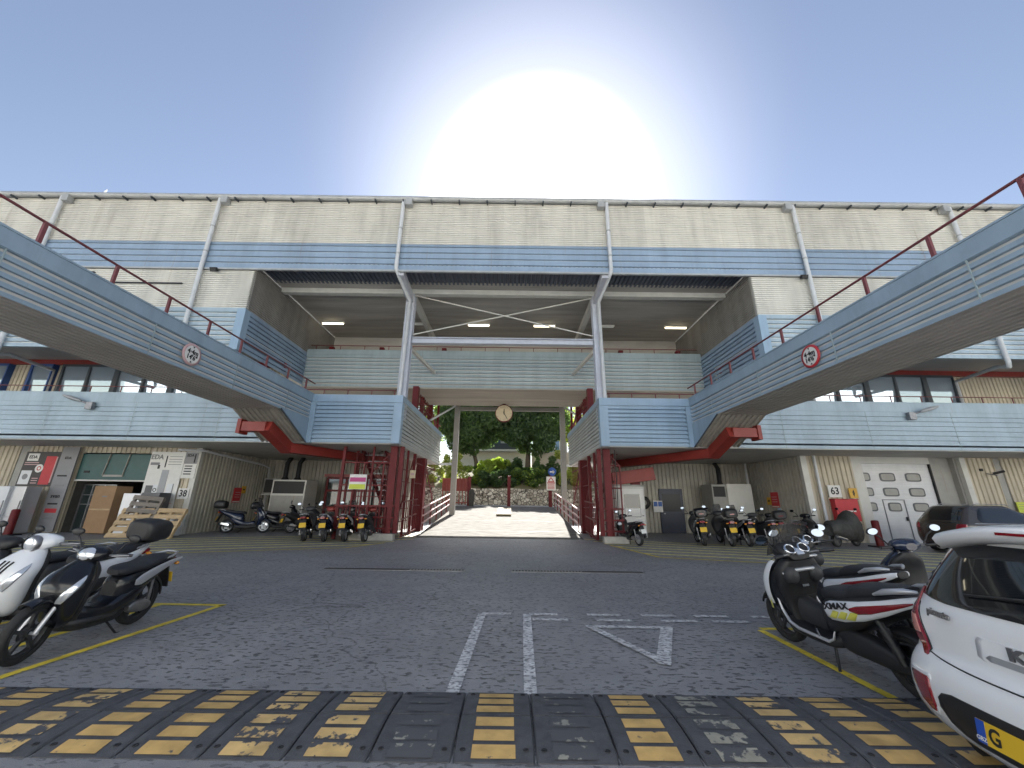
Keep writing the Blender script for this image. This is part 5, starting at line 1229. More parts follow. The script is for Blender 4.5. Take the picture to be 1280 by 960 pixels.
# round clock hung under the deck
ck = thing('hanging_clock', 'round cream clock hanging under the middle deck, hands near half past twelve', 'clock', (0, 22.95, 6.90))
MB().lathe((0, 0, 0), (0, 1, 0), [(.50, -.03), (.54, -.02), (.54, .12), (.45, .14)], 40).build('case', 'red', ck)
MB().lathe((0, -.02, 0), (0, 1, 0), [(.505, 0), (.001, 0)], 40).build('face', 'clock', ck, fix=False)
mb = MB()
for k in range(12): a = k * pi / 6; d = V((sin(a), 0, cos(a))); mb.beam(d * .40 + V((0, -.028, 0)), d * .47 + V((0, -.028, 0)), .008, .03 if k % 3 else .05, up=(0, 1, 0))
mb.build('hour_mark', 'ink', ck)
for a, ln, w_ in ((radians(2), .26, .045), (radians(150), .40, .032)):
    mb = MB(); d = V((sin(a), 0, cos(a))); mb.beam(d * -.08 + V((0, -.04, 0)), d * ln + V((0, -.04, 0)), .010, w_, up=(0, 1, 0)) if False else mb.beam(d * -.08 + V((0, -.04, 0)), d * ln + V((0, -.04, 0)), w_, .01, up=(0, 1, 0)); mb.build('hand', 'ink', ck)
MB().box(-.05, .05, .0, .1, .5, .52 + .0).build('bracket', 'red', ck) if False else MB().box(-.05, .05, .0, .1, .53, .41 + .0 if False else .40 + .14).build('bracket', 'red', ck)
MB().box(-.10, .10, -.03, .12, .36 + .19, .41 + .0 if False else .58).build('bracket', 'red', ck)
ck.location.z = 6.72

# ================================================================== things along the left shop front
def board(name, label, x0, x1, z0, z1, y, mt, cat='sign', group=None, th=.03):
    b = thing(name, label, cat, ((x0 + x1) / 2, y, (z0 + z1) / 2), 0, group)
    MB().box(-(x1 - x0) / 2, (x1 - x0) / 2, -th / 2, th / 2, -(z1 - z0) / 2, (z1 - z0) / 2).build('board', mt, b); return b
def flat(par, name, mt, x0, x1, z0, z1, y=-.02, th=.006):
    return MB().box(x0, x1, y - th, y, z0, z1).build(name, mt, par)
yb = GY - .09
b = board('appliance_poster', 'dark poster with a tall red fridge and a small washing machine printed on it', -22.28, -20.62, 1.98, 3.55, yb, 'signdark', 'poster')
flat(b, 'red_fridge', 'signred', .18, .66, -.70, .58); flat(b, 'fridge_edge', 'signfaded', .66, .72, -.62, .56)
flat(b, 'white_tag', 'signwhite', -.70, -.18, .36, .70); text('lettering', 'EDA', .2, (-.44, -.031, .53), FACE, 'ink', b, .003)
flat(b, 'washing_machine', 'appwhite', -.76, -.28, -.70, -.08); MB().lathe((-.52, -.028, -.36), (0, 1, 0), [(.001, 0), (.13, 0)], 20).build('drum', 'signgrey', b, fix=False)
MB().lathe((.0, -.028, .02), (0, 1, 0), [(.001, 0), (.19, 0)], 20).build('badge', 'signwhite', b, fix=False); MB().lathe((.0, -.031, .02), (0, 1, 0), [(.06, 0), (.10, 0)], 20).build('ring', 'signred', b, fix=False)
for z in (.26, .17, -.45, -.55, -.66): flat(b, 'print', 'signfaded', -.74 if z > 0 else -.18, -.1 if z > 0 else .1, z, z + .04)
b = board('brand_banner', 'narrow grey pillar banner listing brand names beside the shop doorway', -20.55, -19.78, .05, 3.78, GY - .16, 'signgrey', 'banner', th=.06)
for z, tx, sz, mt in ((1.35, 'EDA', .16, 'ink'), (.55, 'print', .17, 'ink'), (.12, 'print', .13, 'inkgrey'), (-.35, 'svan', .24, 'ink'), (-.68, 'print', .15, 'ink'), (-.98, 'band', .14, 'signfaded'), (-1.3, 'print', .13, 'inkgrey')):
    if tx == 'band': flat(b, 'red_band', 'magenta' if False else 'signred', -.26, .26, z - .09, z + .09, -.031)
    if tx in ('svan', 'EDA', 'band'): 
        if tx == 'svan': text('lettering', tx, sz, (0, -.04, z), FACE, mt, b, .004)
        elif tx != 'band': text('lettering', tx, sz, (0, -.04, z), FACE, mt, b, .003)
    else: flat(b, 'print', mt, -.24, .2, z - .04, z + .03, -.031)
b = board('appliance_poster', 'white poster with grey fridge, oven and washing machine printed on it', -16.42, -14.82, .95, 3.62, yb, 'signwhite', 'poster')
text('lettering', 'EDA', .30, (-.48, -.026, 1.08), FACE, 'inkgrey', b, .008)
flat(b, 'print', 'inkgrey', -.72, -.30, .72, .84); flat(b, 'print', 'ink', -.05, .0, .62, 1.15); flat(b, 'print', 'ink', -.36, -.26, .55, .72)
for z in (1.1, .98, .86, .74): flat(b, 'print', 'inkgrey', .10, .70, z, z + .025)
flat(b, 'grey_fridge', 'appgrey', -.10, .22, -.60, .50); flat(b, 'freezer', 'appwhite', .30, .56, -.58, -.12); flat(b, 'freezer_edge', 'inkgrey', .56, .60, -.58, -.12)
flat(b, 'oven', 'appdark', -.66, -.34, -.62, -.20); flat(b, 'washing_machine', 'appwhite', -.33, -.12, -.62, -.16, -.021); MB().lathe((-.22, -.032, -.40), (0, 1, 0), [(.05, 0), (.085, 0)], 18).build('drum', 'ink', b, fix=False)
flat(b, 'print', 'inkgrey', -.7, .6, -.80, -.77); flat(b, 'stripe', 'signred', -.75, .7, -.98, -.965)
b = board('notice_board', 'small grey and white shop notice above the number thirty eight', -14.80, -14.20, 2.42, 3.64, yb, 'signwhite')
flat(b, 'header', 'signgrey', -.29, .29, .05, .58); text('lettering', 'EDA', .17, (-.06, -.03, .43), FACE, 'ink', b, .004); flat(b, 'print', 'ink', .14, .2, .1, .5, -.027)
for z in (-.08, -.2, -.32, -.44): flat(b, 'print', 'ink', -.22, .12, z, z + .05)
b = board('unit_number_sign', 'white plate reading 38 on the shop corner', -14.75, -14.25, 1.50, 1.98, yb, 'signwhite', group='white unit number plates'); text('lettering', '38', .40, (0, -.022, 0), FACE, 'ink', b, .008, sx=.9)
b = board('unit_number_sign', 'white plate reading 63 above the red hose cabinet', 15.10, 15.68, 1.95, 2.48, yb, 'signwhite', group='white unit number plates'); text('lettering', '63', .44, (0, -.022, 0), FACE, 'ink', b, .008, sx=.9)
b = board('hazard_notice', 'small ochre hazard notice right of the number sixty three', 16.05, 16.42, 1.92, 2.36, yb, 'signamber'); mb = MB(); mb.prism([(-.05, -.022, -.02), (.06, -.022, .02), (.0, -.022, -.16)], (0, .004, 0)); mb.prism([(.05, -.022, .0), (-.06, -.022, .02), (.02, -.022, .16)], (0, .004, 0)); mb.build('flash_symbol', 'ink', b)
for x0, lab, mt in ((22.85 + .55, 'bright yellow notice on the ribbed wall, left one of two', 'lime'), (23.98, 'ochre yellow notice on the ribbed wall, right one of two', 'signyellow')):
    b = board('yellow_notice', lab, x0 + .2, x0 + .72, 1.38, 1.84, yb, mt, group='yellow notices on the far right wall')
    for z in (.12, .02, -.08): flat(b, 'print', 'inkgrey', -.2, .2, z, z + .02, -.016, .003)
hc = thing('hose_cabinet', 'red fire hose cabinet on the wall below the number sixty three', 'cabinet', (15.62, GY - .02, 1.38))
MB().box(-.52, .52, -.32, -.04, -.46, .46).build('case', 'signred', hc, bevel=.02); MB().box(-.55, .55, -.36, -.02, .462, .50).build('lid', 'signred', hc, bevel=.01); flat(hc, 'print', 'signwhite', -.2, .34, -.06, .0, -.321)
# cctv camera and bracket on the far right wall
cc = thing('security_camera', 'black security camera on a small bracket high on the right wall', 'camera', (22.75, GY - .05, 3.2))
MB().beam((0, 0, -.1), (.12, -.3, -.2), .05, .05).build('arm', 'steel', cc); MB().tube([(-.05, -.30, -.12), (.25, -.5, -.02)], .055, 10).build('body', 'ink', cc); MB().box(-.35, -.22, -.1, -.04, .0, .12).build('junction_box', 'ink', cc)

# appliances standing outside the shop
def fridge(label, x, y, w, h, mt, d=.62, rz=0.0, group='second-hand appliances outside the shop'):
    f = thing('fridge', label, 'fridge', (x, y, 0), rz, group)
    MB().box(-w / 2, w / 2, -d / 2 + .06, d / 2, .04, h).build('cabinet', mt, f, bevel=.015)
    MB().box(-w / 2, w / 2, -d / 2, -d / 2 + .05, h * .36, h).build('door', mt, f, bevel=.015); MB().box(-w / 2, w / 2, -d / 2, -d / 2 + .05, .06, h * .355).build('freezer_door', mt, f, bevel=.015)
    MB().box(w / 2 - .07, w / 2 - .04, -d / 2 - .03, -d / 2, h * .4, h * .7).build('handle', 'steel', f, bevel=.005); return f
fridge('dark grey fridge, left of the white one outside the shop', -22.75, 17.55, .95, 1.78, 'appdark', .7)
fridge('mid grey upright freezer at the left edge of the photo', -23.75, 17.3, .9, 1.55, 'appgrey', .7)
fridge('white fridge below the red fridge poster', -21.45, 17.5, .72, 1.95, 'appwhite', .6)
fridge('light grey fridge right of the white fridge under the poster', -20.80, 17.6, .60, 1.95, 'silver', .6)
fridge('silver fridge behind the pallets under the white poster', -16.0, 17.75, .75, 1.72, 'silver', .6)
fridge('brown grey fridge behind the pallets beside the silver one', -15.2, 17.75, .78, 1.76, 'appdark', .6)
wm = thing('washing_machine', 'white washing machine standing at the right end of the pallets', 'washing machine', (-13.95, 17.35, 0), .12)
MB().box(-.3, .3, -.28, .28, .02, .86).build('cabinet', 'appwhite', wm, bevel=.015); MB().lathe((0, -.285, .42), (0, 1, 0), [(.17, 0), (.21, -.015), (.22, .004)], 26).build('door_ring', 'appgrey', wm, fix=False)
MB().lathe((0, -.288, .42), (0, 1, 0), [(.172, 0), (.001, -.01)], 26).build('door_glass', 'shopglass', wm, fix=False); MB().box(-.27, .27, -.288, -.281, .72, .82).build('control_panel', 'appgrey', wm)
# pallets leaning on the appliances
def pallet(label, loc, rot, mt):
    p = thing('wooden_pallet', label, 'pallet', loc, 0, 'pallets leaning outside the shop'); p.rotation_euler = rot
    for k in range(5): z = .0 + k * .265; MB().box(-.62, .62, -.024, 0, z, z + .17).build('deck_board', mt, p, bevel=.005)
    for x in (-.56, 0, .56): MB().box(x - .05, x + .05, .001, .10, 0, 1.23).build('stringer', mt, p, bevel=.005)
    for z in (.0, .53, 1.06): MB().box(-.62, .62, .101, .122, z, z + .12).build('bottom_board', mt, p, bevel=.004)
    return p
pallet('new pale pallet lying on its side, front right of the stack', (-13.75, 16.55, .0), (radians(-24), 0, radians(-4)), 'wood')
pallet('new pale pallet lower left, behind the grey one', (-15.2, 16.62, .0), (radians(-26), 0, radians(4)), 'wood')
pallet('weathered grey pallet standing steepest, on top of the leaning stack', (-15.1, 16.95, .42), (radians(-14), radians(4), radians(3)), 'woodold')
mb = MB(); 
cbx = thing('cardboard_box', 'tall brown cardboard carton standing in the shop doorway', 'box', (-17.55, 18.15, 0), -.12)
MB().box(-.55, .55, -.35, .35, .05, 2.02).build('carton', 'card', cbx, bevel=.01); MB().box(-.52, .52, -.353, -.351, 1.0, 1.06).build('tape', 'wood', cbx); flat(cbx, 'print', 'inkgrey', -.05, .2, 1.55, 1.6, -.351, .002)
b2 = thing('cardboard_box', 'small brown carton on the floor behind the glass door', 'box', (-18.7, 20.2, 0), .3)
MB().box(-.35, .35, -.3, .3, .01, .75).build('carton', 'card', b2, bevel=.01); MB().box(-.3, .3, -.28, .28, .76, 1.15).build('upper_carton', 'appdark', b2, bevel=.01)
for x, y, lab in ((-20.1, 16.9, 'red bollard left of the shop doorway'), (15.45, 16.7, 'dark red bollard in front of the white roller door')):
    p = thing('bollard', lab, 'bollard', (x, y, 0), 0, 'red bollards by the workshop doors'); MB().lathe((0, 0, 0), (0, 0, 1), [(.13, 0), (.13, .98), (.10, 1.02), (.001, 1.03)], 16).build('tube', 'red', p); MB().box(-.3, .3, -.25, .25, .001, .05).build('base', 'plastic', p)
pb = thing('timber_stack', 'low stack of pale boards behind the dark car', 'timber', (23.9, 17.4, 0), 0)
MB().box(-1.6, 1.6, -.3, .3, .0, 1.18).build('lower_boards', 'woodold', pb, bevel=.01); MB().box(-.5, 1.0, -.28, .28, 1.182, 1.36).build('upper_board', 'whitepanel', pb, bevel=.01)

# ================================================================== left recess fittings
def cabinet(label, x0, x1, y0, y1, h, name='cooling_unit', cat='cooling unit'):
    c = thing(name, label, cat, ((x0 + x1) / 2, y0, 0))
    w = (x1 - x0) / 2; MB().box(-w, w, 0, y1 - y0, .05, h).build('case', 'whitepanel', c, bevel=.02); MB().box(-w + .08, w - .08, -.012, -.002, h * .72, h - .08).build('grille', 'ink', c)
    MB().box(-w + .06, w - .06, -.01, -.001, .12, h * .68).build('access_panel', 'trimgrey', c); return c
cabinet('large pale cabinet with a dark grille in the left recess', -12.3, -10.5, 21.3, 22.6, 2.55)
c = thing('cooling_unit', 'tall white cabinet with a small dark vent in the right recess', 'cooling unit', (12.25, 21.2, 0))
MB().box(-1.05, -.28, .0, 1.2, .05, 2.6).build('side_case', 'trimgrey', c, bevel=.02); MB().box(-.27, 1.05, -.06, 1.2, .05, 2.62).build('case', 'whitepanel', c, bevel=.02); MB().box(-.98, -.36, -.012, -.002, 1.95, 2.48).build('grille', 'ink', c); MB().box(.3, .36, -.10, -.061, 1.2, 1.4).build('handle', 'steel', c)
ac = thing('wall_air_conditioner', 'wall mounted air conditioner with dark grille left of the pale cabinet', 'air conditioner', (-12.95, 22.9, 2.25)); MB().box(-.55, .55, -.4, .4, -.42, .42).build('case', 'trimgrey', ac, bevel=.02); MB().box(-.5, .1, -.415, -.402, -.36, .36).build('grille', 'ink', ac); MB().box(-.6, .6, -.45, .4, -.5, -.44).build('shelf', 'beam', ac)
for x, lab in ((-12.2, 'left one of two black flue pipes over the left cabinet'), (-11.5, 'right one of two black flue pipes over the left cabinet'), (12.2, 'black flue pipe over the right cabinet')):
    f = thing('flue_pipe', lab, 'pipe', (x, 22.2, 2.6)); MB().tube([(0, 0, -.04), (0, 0, .9), (0, .3, 1.22)], .12, 10).build('pipe', 'ink', f); MB().lathe((0, 0, .0), (0, 0, 1), [(.2, 0), (.14, .12)], 14).build('collar', 'ink', f)
rf = thing('red_frame_screen', 'red framed glazed screen and doorway at the back of the left recess', 'screen', (-8.4, 22.9, 0))
mb = MB()
for x in (-1.7, -.6, .55, 1.5): mb.box(x - .06, x + .06, -.06, .06, 0, 2.75)
for z in (.0, 1.1, 2.0, 2.69): mb.box(-1.7, 1.5, -.055, .055, z, z + .1)
mb.build('frame', 'red', rf); MB().box(-1.64, 1.44, -.01, .01, 1.2, 2.69).build('pane', 'shopglass', rf); mb = MB(); mb.box(-1.8, 1.6, -.3, .05, 2.80, 2.95); mb.build('canopy', 'redbeam', rf)
for s, mt in ((-1, 'signred'), (1, 'signred')):
    yy = 21.3 if s < 0 else 20.6
    n = thing('fire_notice', 'red fire notice on the shaded %s recess side wall' % ('left' if s < 0 else 'right'), 'sign', (s * 14.08, yy, 1.75 if s < 0 else 1.85), pi / 2 if s < 0 else -pi / 2, 'red fire notices in the recesses')
    MB().box(-.28, .28, -.015, .015, -.4, .35).build('board', mt, n); 
    for z in (.1, -.02, -.14): flat(n, 'print', 'signfaded', -.2, .2, z, z + .03, -.016, .003)
    flat(n, 'print', 'signwhite', -.26, .26, -.38, -.33, -.016, .003)
    n = thing('small_ochre_notice', 'small ochre notice next to the red fire notice in the %s recess' % ('left' if s < 0 else 'right'), 'sign', (s * 14.08, yy + (.48 if s > 0 else .45), 2.0 if s < 0 else 1.75), pi / 2 if s < 0 else -pi / 2, 'ochre notices in the recesses')
    MB().box(-.16, .16, -.012, .012, -.18, .2).build('board', 'signamber', n); flat(n, 'print', 'ink', -.08, .08, -.02, .06, -.013, .003)
tn = board('striped_notice', 'white, magenta and lime notice hung on the red stair fence', -6.45, -5.72, 2.0, 2.62, 16.98, 'signwhite'); flat(tn, 'magenta_band', 'magenta', -.34, .34, .0, .18, -.016); flat(tn, 'lime_band', 'lime', -.34, .34, -.30, -.10, -.016)
cn = board('cream_notice', 'small cream notice beside the left stair column', -4.18, -3.92, 2.55, 2.9, 18.1, 'clock'); flat(cn, 'print', 'signfaded', -.08, .08, -.05, .05, -.016)
# right recess: white cabin with glazed door, red duct, wreath, blue notice
cab = thing('white_cabin', 'small white cabin with a glazed door under the right landing', 'cabin', (6.05, 19.0, 0))
MB().box(-.62, .78, .0, 2.2, .04, 2.34).build('wall', 'whitepanel', cab, bevel=.01); MB().box(-.68, .84, -.05, 2.25, 2.345, 2.42).build('roof', 'trimgrey', cab)
d = MB().box(-.42, .72, -.05, -.002, .08, 2.22).build('door', 'signwhite', cab, bevel=.01); MB().box(-.22, .54, -.058, -.051, .95, 1.98).build('pane', 'shopglass', d); MB().box(-.2, .52, -.062, -.0585, .98, 1.35).build('paper_sheet', 'signwhite', d); MB().box(.6, .66, -.12, -.051, 1.0, 1.05).build('handle', 'steel', d)
du = thing('red_duct', 'red painted duct above the white cabin', 'duct', (6.5, 19.6, 2.95)); MB().beam((-1.0, .2, -.25), (1.1, .2, .05), .6, .62).build('duct', 'redbeam', du, bevel=.02); MB().box(.0, .4, .1, .4, -.56, -.25).build('outlet', 'red', du)
wr = thing('round_vent', 'round black vent beside the white cabin door', 'vent', (8.05, 22.78, 1.6)); MB().lathe((0, 0, 0), (0, 1, 0), [(.14, -.06), (.27, -.08), (.36, 0), (.34, .05)], 24).build('ring', 'ink', wr, fix=False); MB().box(-.08, .1, -.09, -.06, -.1, .08).build('centre', 'trimgrey', wr)
bn = board('blue_white_notice', 'white notice with two blue squares beside the round vent', 8.52, 9.05, 1.1, 1.72, 22.7, 'signwhite'); flat(bn, 'blue_square', 'signblue', -.24, -.02, .0, .26, -.016); flat(bn, 'blue_square', 'signblue', .02, .24, .0, .26, -.016)
hp = thing('hanging_cable', 'black cable hanging beside the right stair column', 'cable', (4.98, 16.9, 0)); MB().tube([(0, 0, 3.8), (.02, 0, 2.6), (.0, .02, 1.4), (.03, 0, .35)], .022, 6).build('cable', 'ink', hp); MB().ell((.02, -.02, .75), .09, .09, .07).build('lamp', 'appwhite', hp)
# soffit strip lamps over the recesses
for s in (-1, 1):
    t = thing('strip_lamp', 'strip lamp under the soffit of the %s recess' % ('left' if s < 0 else 'right'), 'ceiling lamp', (s * 9.3, 19.3, 3.76), .5 * s, 'strip lamps under the recess soffits'); MB().box(-.65, .65, -.06, .06, .02, .075).build('housing', 'beam', t); MB().tube([(-.6, 0, 0), (.6, 0, 0)], .03, 8).build('tube', 'lampoff', t)
# lamps on the walkway parapets
for s in (-1, 1):
    lp = thing('bracket_lamp', 'grey street lantern on a rusty bracket on the %s walkway parapet' % ('left' if s < 0 else 'right'), 'lamp', (s * 17.65, 16.2, 5.30), 0, 'lanterns on the walkway parapets')
    MB().box(-.14, .14, -.16, .0, -.16, .16).build('bracket', 'steel', lp, bevel=.01); mb = MB(); mb.tube([(0, -.1, .05), (s * .35, -.2, .18)], .035, 8); mb.build('arm', 'steel', lp)
    mb = MB(); a = V((s * .3, -.2, .17)); e = V((s * 1.0, -.35, .38)); mb.loft([sring(a.lerp(e, t), w_, h_, V((.2 * s, .95, 0)).normalized(), Z_, 12, 2.4) for t, w_, h_ in ((0, .05, .04), (.15, .11, .07), (.5, .16, .09), (.85, .12, .06), (1, .03, .02))]); mb.build('lantern', 'gutter', lp)

# small bird on the roof gutter
bird = MB(); cx, cy, cz = 0, 0, 0
loft_y(bird, [(cy + .28, cz + .02, .01, .006), (cy + .16, cz + .04, .04, .03), (cy, cz + .05, .075, .065), (cy - .12, cz + .09, .06, .055), (cy - .17, cz + .15, .04, .04), (cy - .21, cz + .19, .042, .042), (cy - .25, cz + .19, .03, .03), (cy - .29, cz + .175, .008, .008)], 2, x=cx)
for k in (-1, 1): bird.tube([(cx + k * .03, cy, cz + .02), (cx + k * .03, cy - .01, cz - .15)], .008, 5)
bo = bird.build('small_bird', 'appwhite'); bo.location = (-18.5, FY - .1, 15.07); bo.scale = (.5,) * 3; bo.rotation_euler = (0, 0, 1.2)
tag(bo, 'small white bird standing on the roof gutter near the left end', 'bird')
# ================================================================== rubber speed hump
hump = thing('speed_hump', 'black rubber speed hump with worn yellow and white blocks across the road', 'speed hump', (0, 3.5, 0))
random.seed(11)
TW = .54
XS = [.11 + TW * i for i in range(-11, 10)]
pat = {}
def hz(t):                                               # profile across the hump, t from 0 (near) to 1 (far)
    return .006 + .048 * (sin(pi * min(1, max(0, t))) ** .7)
for i, x in enumerate(XS):
    for half in (0, 1):
        ya, yb2 = (3.04, 3.495) if half == 0 else (3.505, 3.97)
        sx_ = .0
        mb = MB(); rings = []
        for k in range(7):
            y = ya + (yb2 - ya) * k / 6; t = (y - 3.04) / .93; z = hz(t)
            e = .012
            rings.append([V((x + .006, y, 0)), V((x + .006, y, z - e)), V((x + .006 + e, y, z)), V((x + TW - .006 - e, y, z)), V((x + TW - .006, y, z - e)), V((x + TW - .006, y, 0))])
        mb.loft(rings, True, 0, False)
        # raised blocks of road paint
        wear = {-3: 'padyellowworn', -2: 'padyellowworn', -1: 'padgone', 0: 'padyellow', 1: 'padgone', 2: 'padyellow', 3: 'padwhite', 4: 'padyellowworn', -5: 'padyellow', -6: 'padyellowworn'}.get(i - 11, 'padyellow')
        rows = ((.02, .13), (.165, .275), (.315, .425)) if half == 0 else ((.03, .13), (.165, .265), (.30, .395))
        px0, px1 = x + .12, x + .405
        for j, (r0, r1) in enumerate(rows):
            dx0, dx1 = random.uniform(-.006, .006), random.uniform(-.006, .006)
            mi = 1
            y0, y1 = ya + r0, ya + r1; vs = []
            for k in range(3):
                y = y0 + (y1 - y0) * k / 2; z = hz((y - 3.04) / .93) + .004
                vs += [(px0 + dx0, y, z), (px1 + dx1, y, z)]
            mb.add(vs, [(0, 1, 3, 2), (2, 3, 5, 4)], 1)
        for bx in (x + .06, x + TW - .06):
            by = ya + (.09 if half == 0 else .38); z = hz((by - 3.04) / .93)
            mb.lathe((bx, by, z + .001), (0, 0, 1), [(.019, .0), (.019, .003), (.012, .003), (.012, .0005), (.001, .0005)], 12, 2)
        o = mb.build('hump_segment', ['rubber', wear, 'ink'], hump); o.location = (0, -3.5, 0)

def hzl(y): return 2.6 + max(0, min(y, 46) - 40.5) * .46 + max(0, y - 46) * .10
# ================================================================== far side: wall, slope, trees, houses
wl = MB()
NX = 60
for side in (0,):
    rings = []
    for i in range(NX + 1):
        x = -30 + i; jz = random.uniform(-.08, .08); jy = random.uniform(-.06, .06)
        rings.append([V((x, 40 + jy, .9)), V((x, 40.02 + random.uniform(-.05, .05), 1.7)), V((x, 40.05 + jy, 2.75 + jz)), V((x, 40.6, 2.75 + jz)), V((x, 40.6, .9))])
    wl.loft(rings, True, 0, False)
tag(wl.build('stone_wall', 'stone'), 'low rubble stone wall across the end of the ramp', 'wall')
hill = MB(); nx, ny = 40, 26; vs = []
random.seed(5)
for j in range(ny):
    for i in range(nx):
        x = -90 + 180 * i / (nx - 1); y = 40.5 + 110 * (j / (ny - 1)) ** 1.4; z = hzl(y) - .05 + random.uniform(-.15, .15) * min(1, j)
        vs.append((x, y, z))
hill.add(vs, [(j * nx + i, j * nx + i + 1, (j + 1) * nx + i + 1, (j + 1) * nx + i) for j in range(ny - 1) for i in range(nx - 1)], 0, True)
tag(hill.build('hillside', 'soil', fix=False), kind='structure')
def leaves(mb, c, r, n, size, mis=(0, 1), droop=0.0, shell=.55):
    c = V(c)
    for _ in range(n):
        while True:
            p = V((random.uniform(-1, 1), random.uniform(-1, 1), random.uniform(-1, 1)))
            if shell < p.length < 1: break
        q = c + V((p.x * r[0], p.y * r[1], p.z * r[2])); s_ = size * random.uniform(.5, 1.3)
        a = V((random.gauss(0, 1), random.gauss(0, 1), random.gauss(0, .6) - droop)).normalized(); b = a.cross(V((random.gauss(0, 1), random.gauss(0, 1), random.gauss(0, 1)))).normalized()
        mb.add([q - a * s_, q + b * s_ * .38, q + a * s_, q - b * s_ * .38], [(0, 1, 2, 3)], random.choice(mis))
def tree(label, x, y, trunk, clumps, n, size, mats, droop=.3, cat='tree', name='leafy_tree', group=None, tr=.22):
    z0 = hzl(y) if y > 40.5 else 1.2
    t = thing(name, label, cat, (x, y, z0), 0, group)
    mb = MB(); pts = [V(p) for p in trunk]; mb.tube(pts, [tr * (1 - .55 * i / (len(pts) - 1)) for i in range(len(pts))], 9)
    top = pts[-1]
    for c, r in clumps[:7]: mb.tube([pts[-2].lerp(top, .5), (pts[-2] + V(c)) / 2 + V((0, 0, .3)), V(c)], [tr * .4, tr * .22, tr * .08], 6)
    mb.build('trunk', 'bark', t)
    mb = MB()
    tot = sum(r[0] * r[1] * r[2] for c, r in clumps)
    for c, r in clumps: leaves(mb, c, r, int(n * r[0] * r[1] * r[2] / tot), size, (0, 0, 1) if random.random() < .6 else (0, 1, 1), droop, .3)
    mb.build('crown', mats, t, fix=False); return t
random.seed(21)
def clumps(n, cx, cz, rx, rz, ry, s0, s1):
    o = []
    for _ in range(n):
        a = random.uniform(0, 2 * pi); q = sqrt(random.random()); s_ = random.uniform(s0, s1)
        o.append(((cx + rx * q * cos(a), random.uniform(-ry, ry), cz + rz * q * sin(a)), (s_, s_, s_ * random.uniform(.7, 1.25))))
    return o
tree('dark drooping tree with a leaning double trunk, left behind the stone wall', -3.4, 45, [(0, 0, -.2), (-.15, 0, 1.2), (-.45, 0, 2.2), (-.7, 0, 3.6)], clumps(46, -.8, 6.2, 3.3, 2.9, 2.0, .6, 1.5) + clumps(9, -1.3, 3.0, 1.6, .7, .8, .35, .75) + clumps(14, 2.4, 6.9, 1.6, 1.8, 1.2, .5, 1.1), 34000, .22, ['leafd', 'leafm'], .9, tr=.30, group='dark trees behind the stone wall')
tree('dark broad drooping tree with one thick trunk, right behind the stone wall', 2.4, 45.5, [(0, 0, -.2), (.05, 0, 1.4), (.1, 0, 2.4), (.0, 0, 4.0)], clumps(52, .6, 5.9, 3.5, 3.0, 2.0, .6, 1.5) + clumps(14, 1.1, 2.9, 2.2, .8, .8, .35, .75) + clumps(12, -2.4, 6.7, 1.5, 1.8, 1.2, .5, 1.1), 40000, .22, ['leafd', 'leafm'], .9, tr=.36, group='dark trees behind the stone wall')
for x, y, h, lab, ms in ((8.3, 50, 8.5, 'sunlit yellow green tree beyond the right pale post', ['leafy', 'leafl']), (-9.0, 50, 8.5, 'sunlit green tree beyond the left pale post', ['leafl', 'leafm']), (-1.0, 66, 11.5, 'light green tree far behind the two dark trees', ['leafl', 'leafy']),
                        (13.0, 54, 9.5, 'mid green tree far right behind the right stair tower', ['leafm', 'leafl']), (-14.5, 54, 9.5, 'mid green tree far left behind the left stair tower', ['leafm', 'leafl'])):
    tree(lab, x, y, [(0, 0, -.2), (.1, 0, h * .3), (0, 0, h * .6)], clumps(18, 0, h * .68, h * .27, h * .28, 1.6, .7, 1.5), 6000, .20, ms, .2, tr=.2, group='lighter trees up the slope')
def shrub(label, x, y, r, n, ms, size=.11, h=1.0, group='shrubs above the stone wall', droop=0):
    t = thing('leafy_shrub', label, 'shrub', (x, y, hzl(y)), 0, group)
    mb = MB(); cl = [((random.uniform(-r, r), random.uniform(-.5, .5), random.uniform(.1, h)), (r * random.uniform(.16, .36), .4, h * random.uniform(.14, .30))) for _ in range(18)]
    for c, rr in cl: leaves(mb, c, rr, n // 18, size, (0, 0, 1), droop, .2)
    mb.build('foliage', ms, t, fix=False)
    mb = MB()
    for c, rr in cl[:5]: mb.tube([(c[0] * .3, 0, -.1), V(c)], [.04, .015], 5)
    mb.build('stem', 'bark', t); return t
shrub('bright yellow green bush in full sun between the two dark trees', -1.5, 43.6, 1.7, 6500, ['leafl', 'leafl'], .16, h=1.9)
shrub('bright green bush low on the bank, left of the yellow green one', -3.2, 41.9, 1.3, 4200, ['leafl', 'leafm'], .15, h=1.7)
shrub('dark green bush hanging over the middle of the stone wall', -.9, 41.4, 1.6, 5200, ['leafd', 'leafm'], .15, h=1.5)
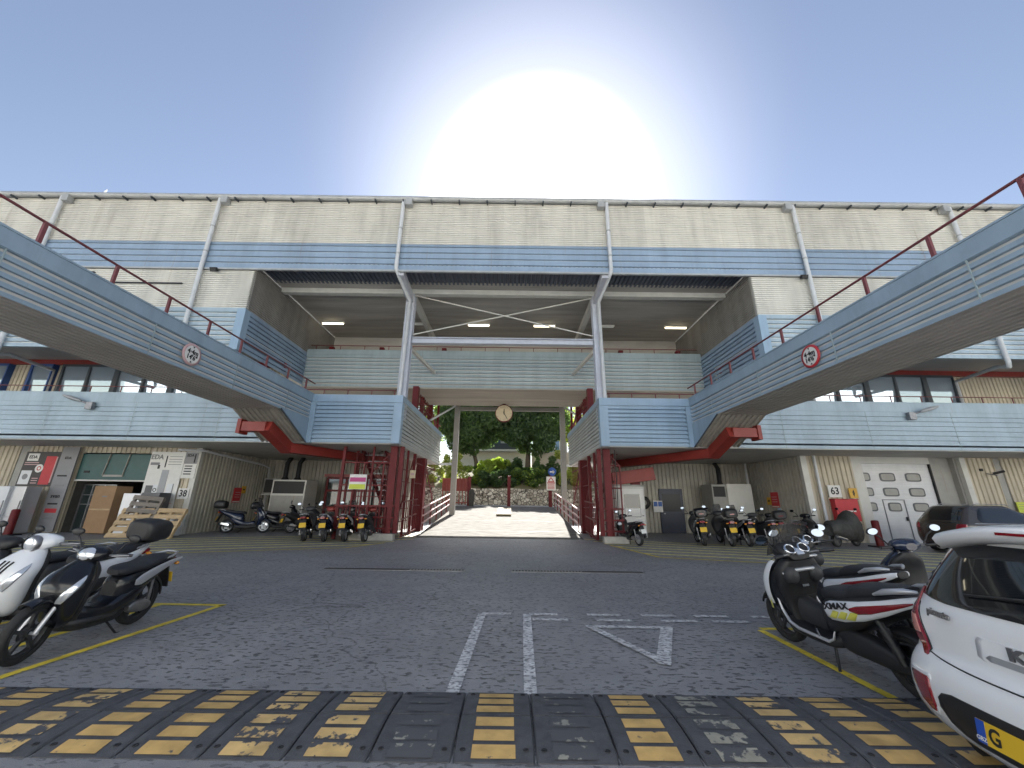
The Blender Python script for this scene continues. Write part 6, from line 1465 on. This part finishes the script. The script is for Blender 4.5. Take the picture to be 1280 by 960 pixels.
shrub('dark ferny bush behind the middle red gate post', .7, 43.2, 1.0, 3600, ['leafd', 'leafm'], .24, h=2.0)
shrub('mid green bush on the bank right of the middle gate post', 2.3, 41.7, 1.5, 5200, ['leafm', 'leafl'], .15, h=1.7)
shrub('dark leafy bush at the right end of the bank', 4.2, 42.4, 1.4, 4600, ['leafm', 'leafd'], .16, h=2.4)
shrub('pale leaved bush left of the ramp behind the red gate leaf', -6.4, 42.2, 1.8, 4200, ['leafy', 'leafl'], .18, h=3.2)
shrub('yellowish bush behind the right red mesh panel', 7.0, 42.2, 1.8, 4200, ['leafy', 'leafl'], .18, h=3.2)
shrub('mid green ivy mass across the bank below the dark trees', 1.0, 44.4, 4.2, 8000, ['leafm', 'leafd'], .18, h=.8)
# retaining wall and houses up the slope
mb = MB(); mb.box(3.0, 22, 47.4, 47.7, 3.6, 7.4); tag(mb.build('retaining_wall', 'deckconc'), 'pale retaining wall high on the right of the bank', 'wall')
hs = thing('pale_house', 'pale house with a dark balcony seen between the two dark trees', 'building', (-1.5, 60, hzl(60)))
MB().box(-6, 5, 0, 8, -1, 5.2).build('wall', 'farwhite', hs); MB().box(-6.2, 5.2, -1.2, 0, 2.3, 2.6).build('balcony_slab', 'farwhite', hs); MB().box(-6.0, 5.0, -1.15, -1.1, 2.61, 3.5).build('balcony_rail', 'framegrey', hs); MB().box(-6.4, 5.4, -1.4, 8.2, 5.21, 5.5).build('roof', 'gutter', hs)
for x in (-4.5, -1.5, 1.5): w_ = MB().box(x, x + 1.8, -.05, -.01, 2.8, 4.6).build('window', 'framegrey', hs); MB().box(x + .1, x + 1.7, -.07, -.051, 2.9, 4.5).build('pane', 'farglass', w_)
hb = thing('glass_block', 'tall pale block with blue glazed strips behind the right pale post', 'building', (9.6, 78, hzl(78)))
MB().box(-2.2, 2.2, 0, 6, -1, 22).build('wall', 'farwhite', hb)
for x in (-1.6, -.2, 1.1): MB().box(x, x + .8, -.05, -.002, 2, 21).build('window', 'farglass', hb)
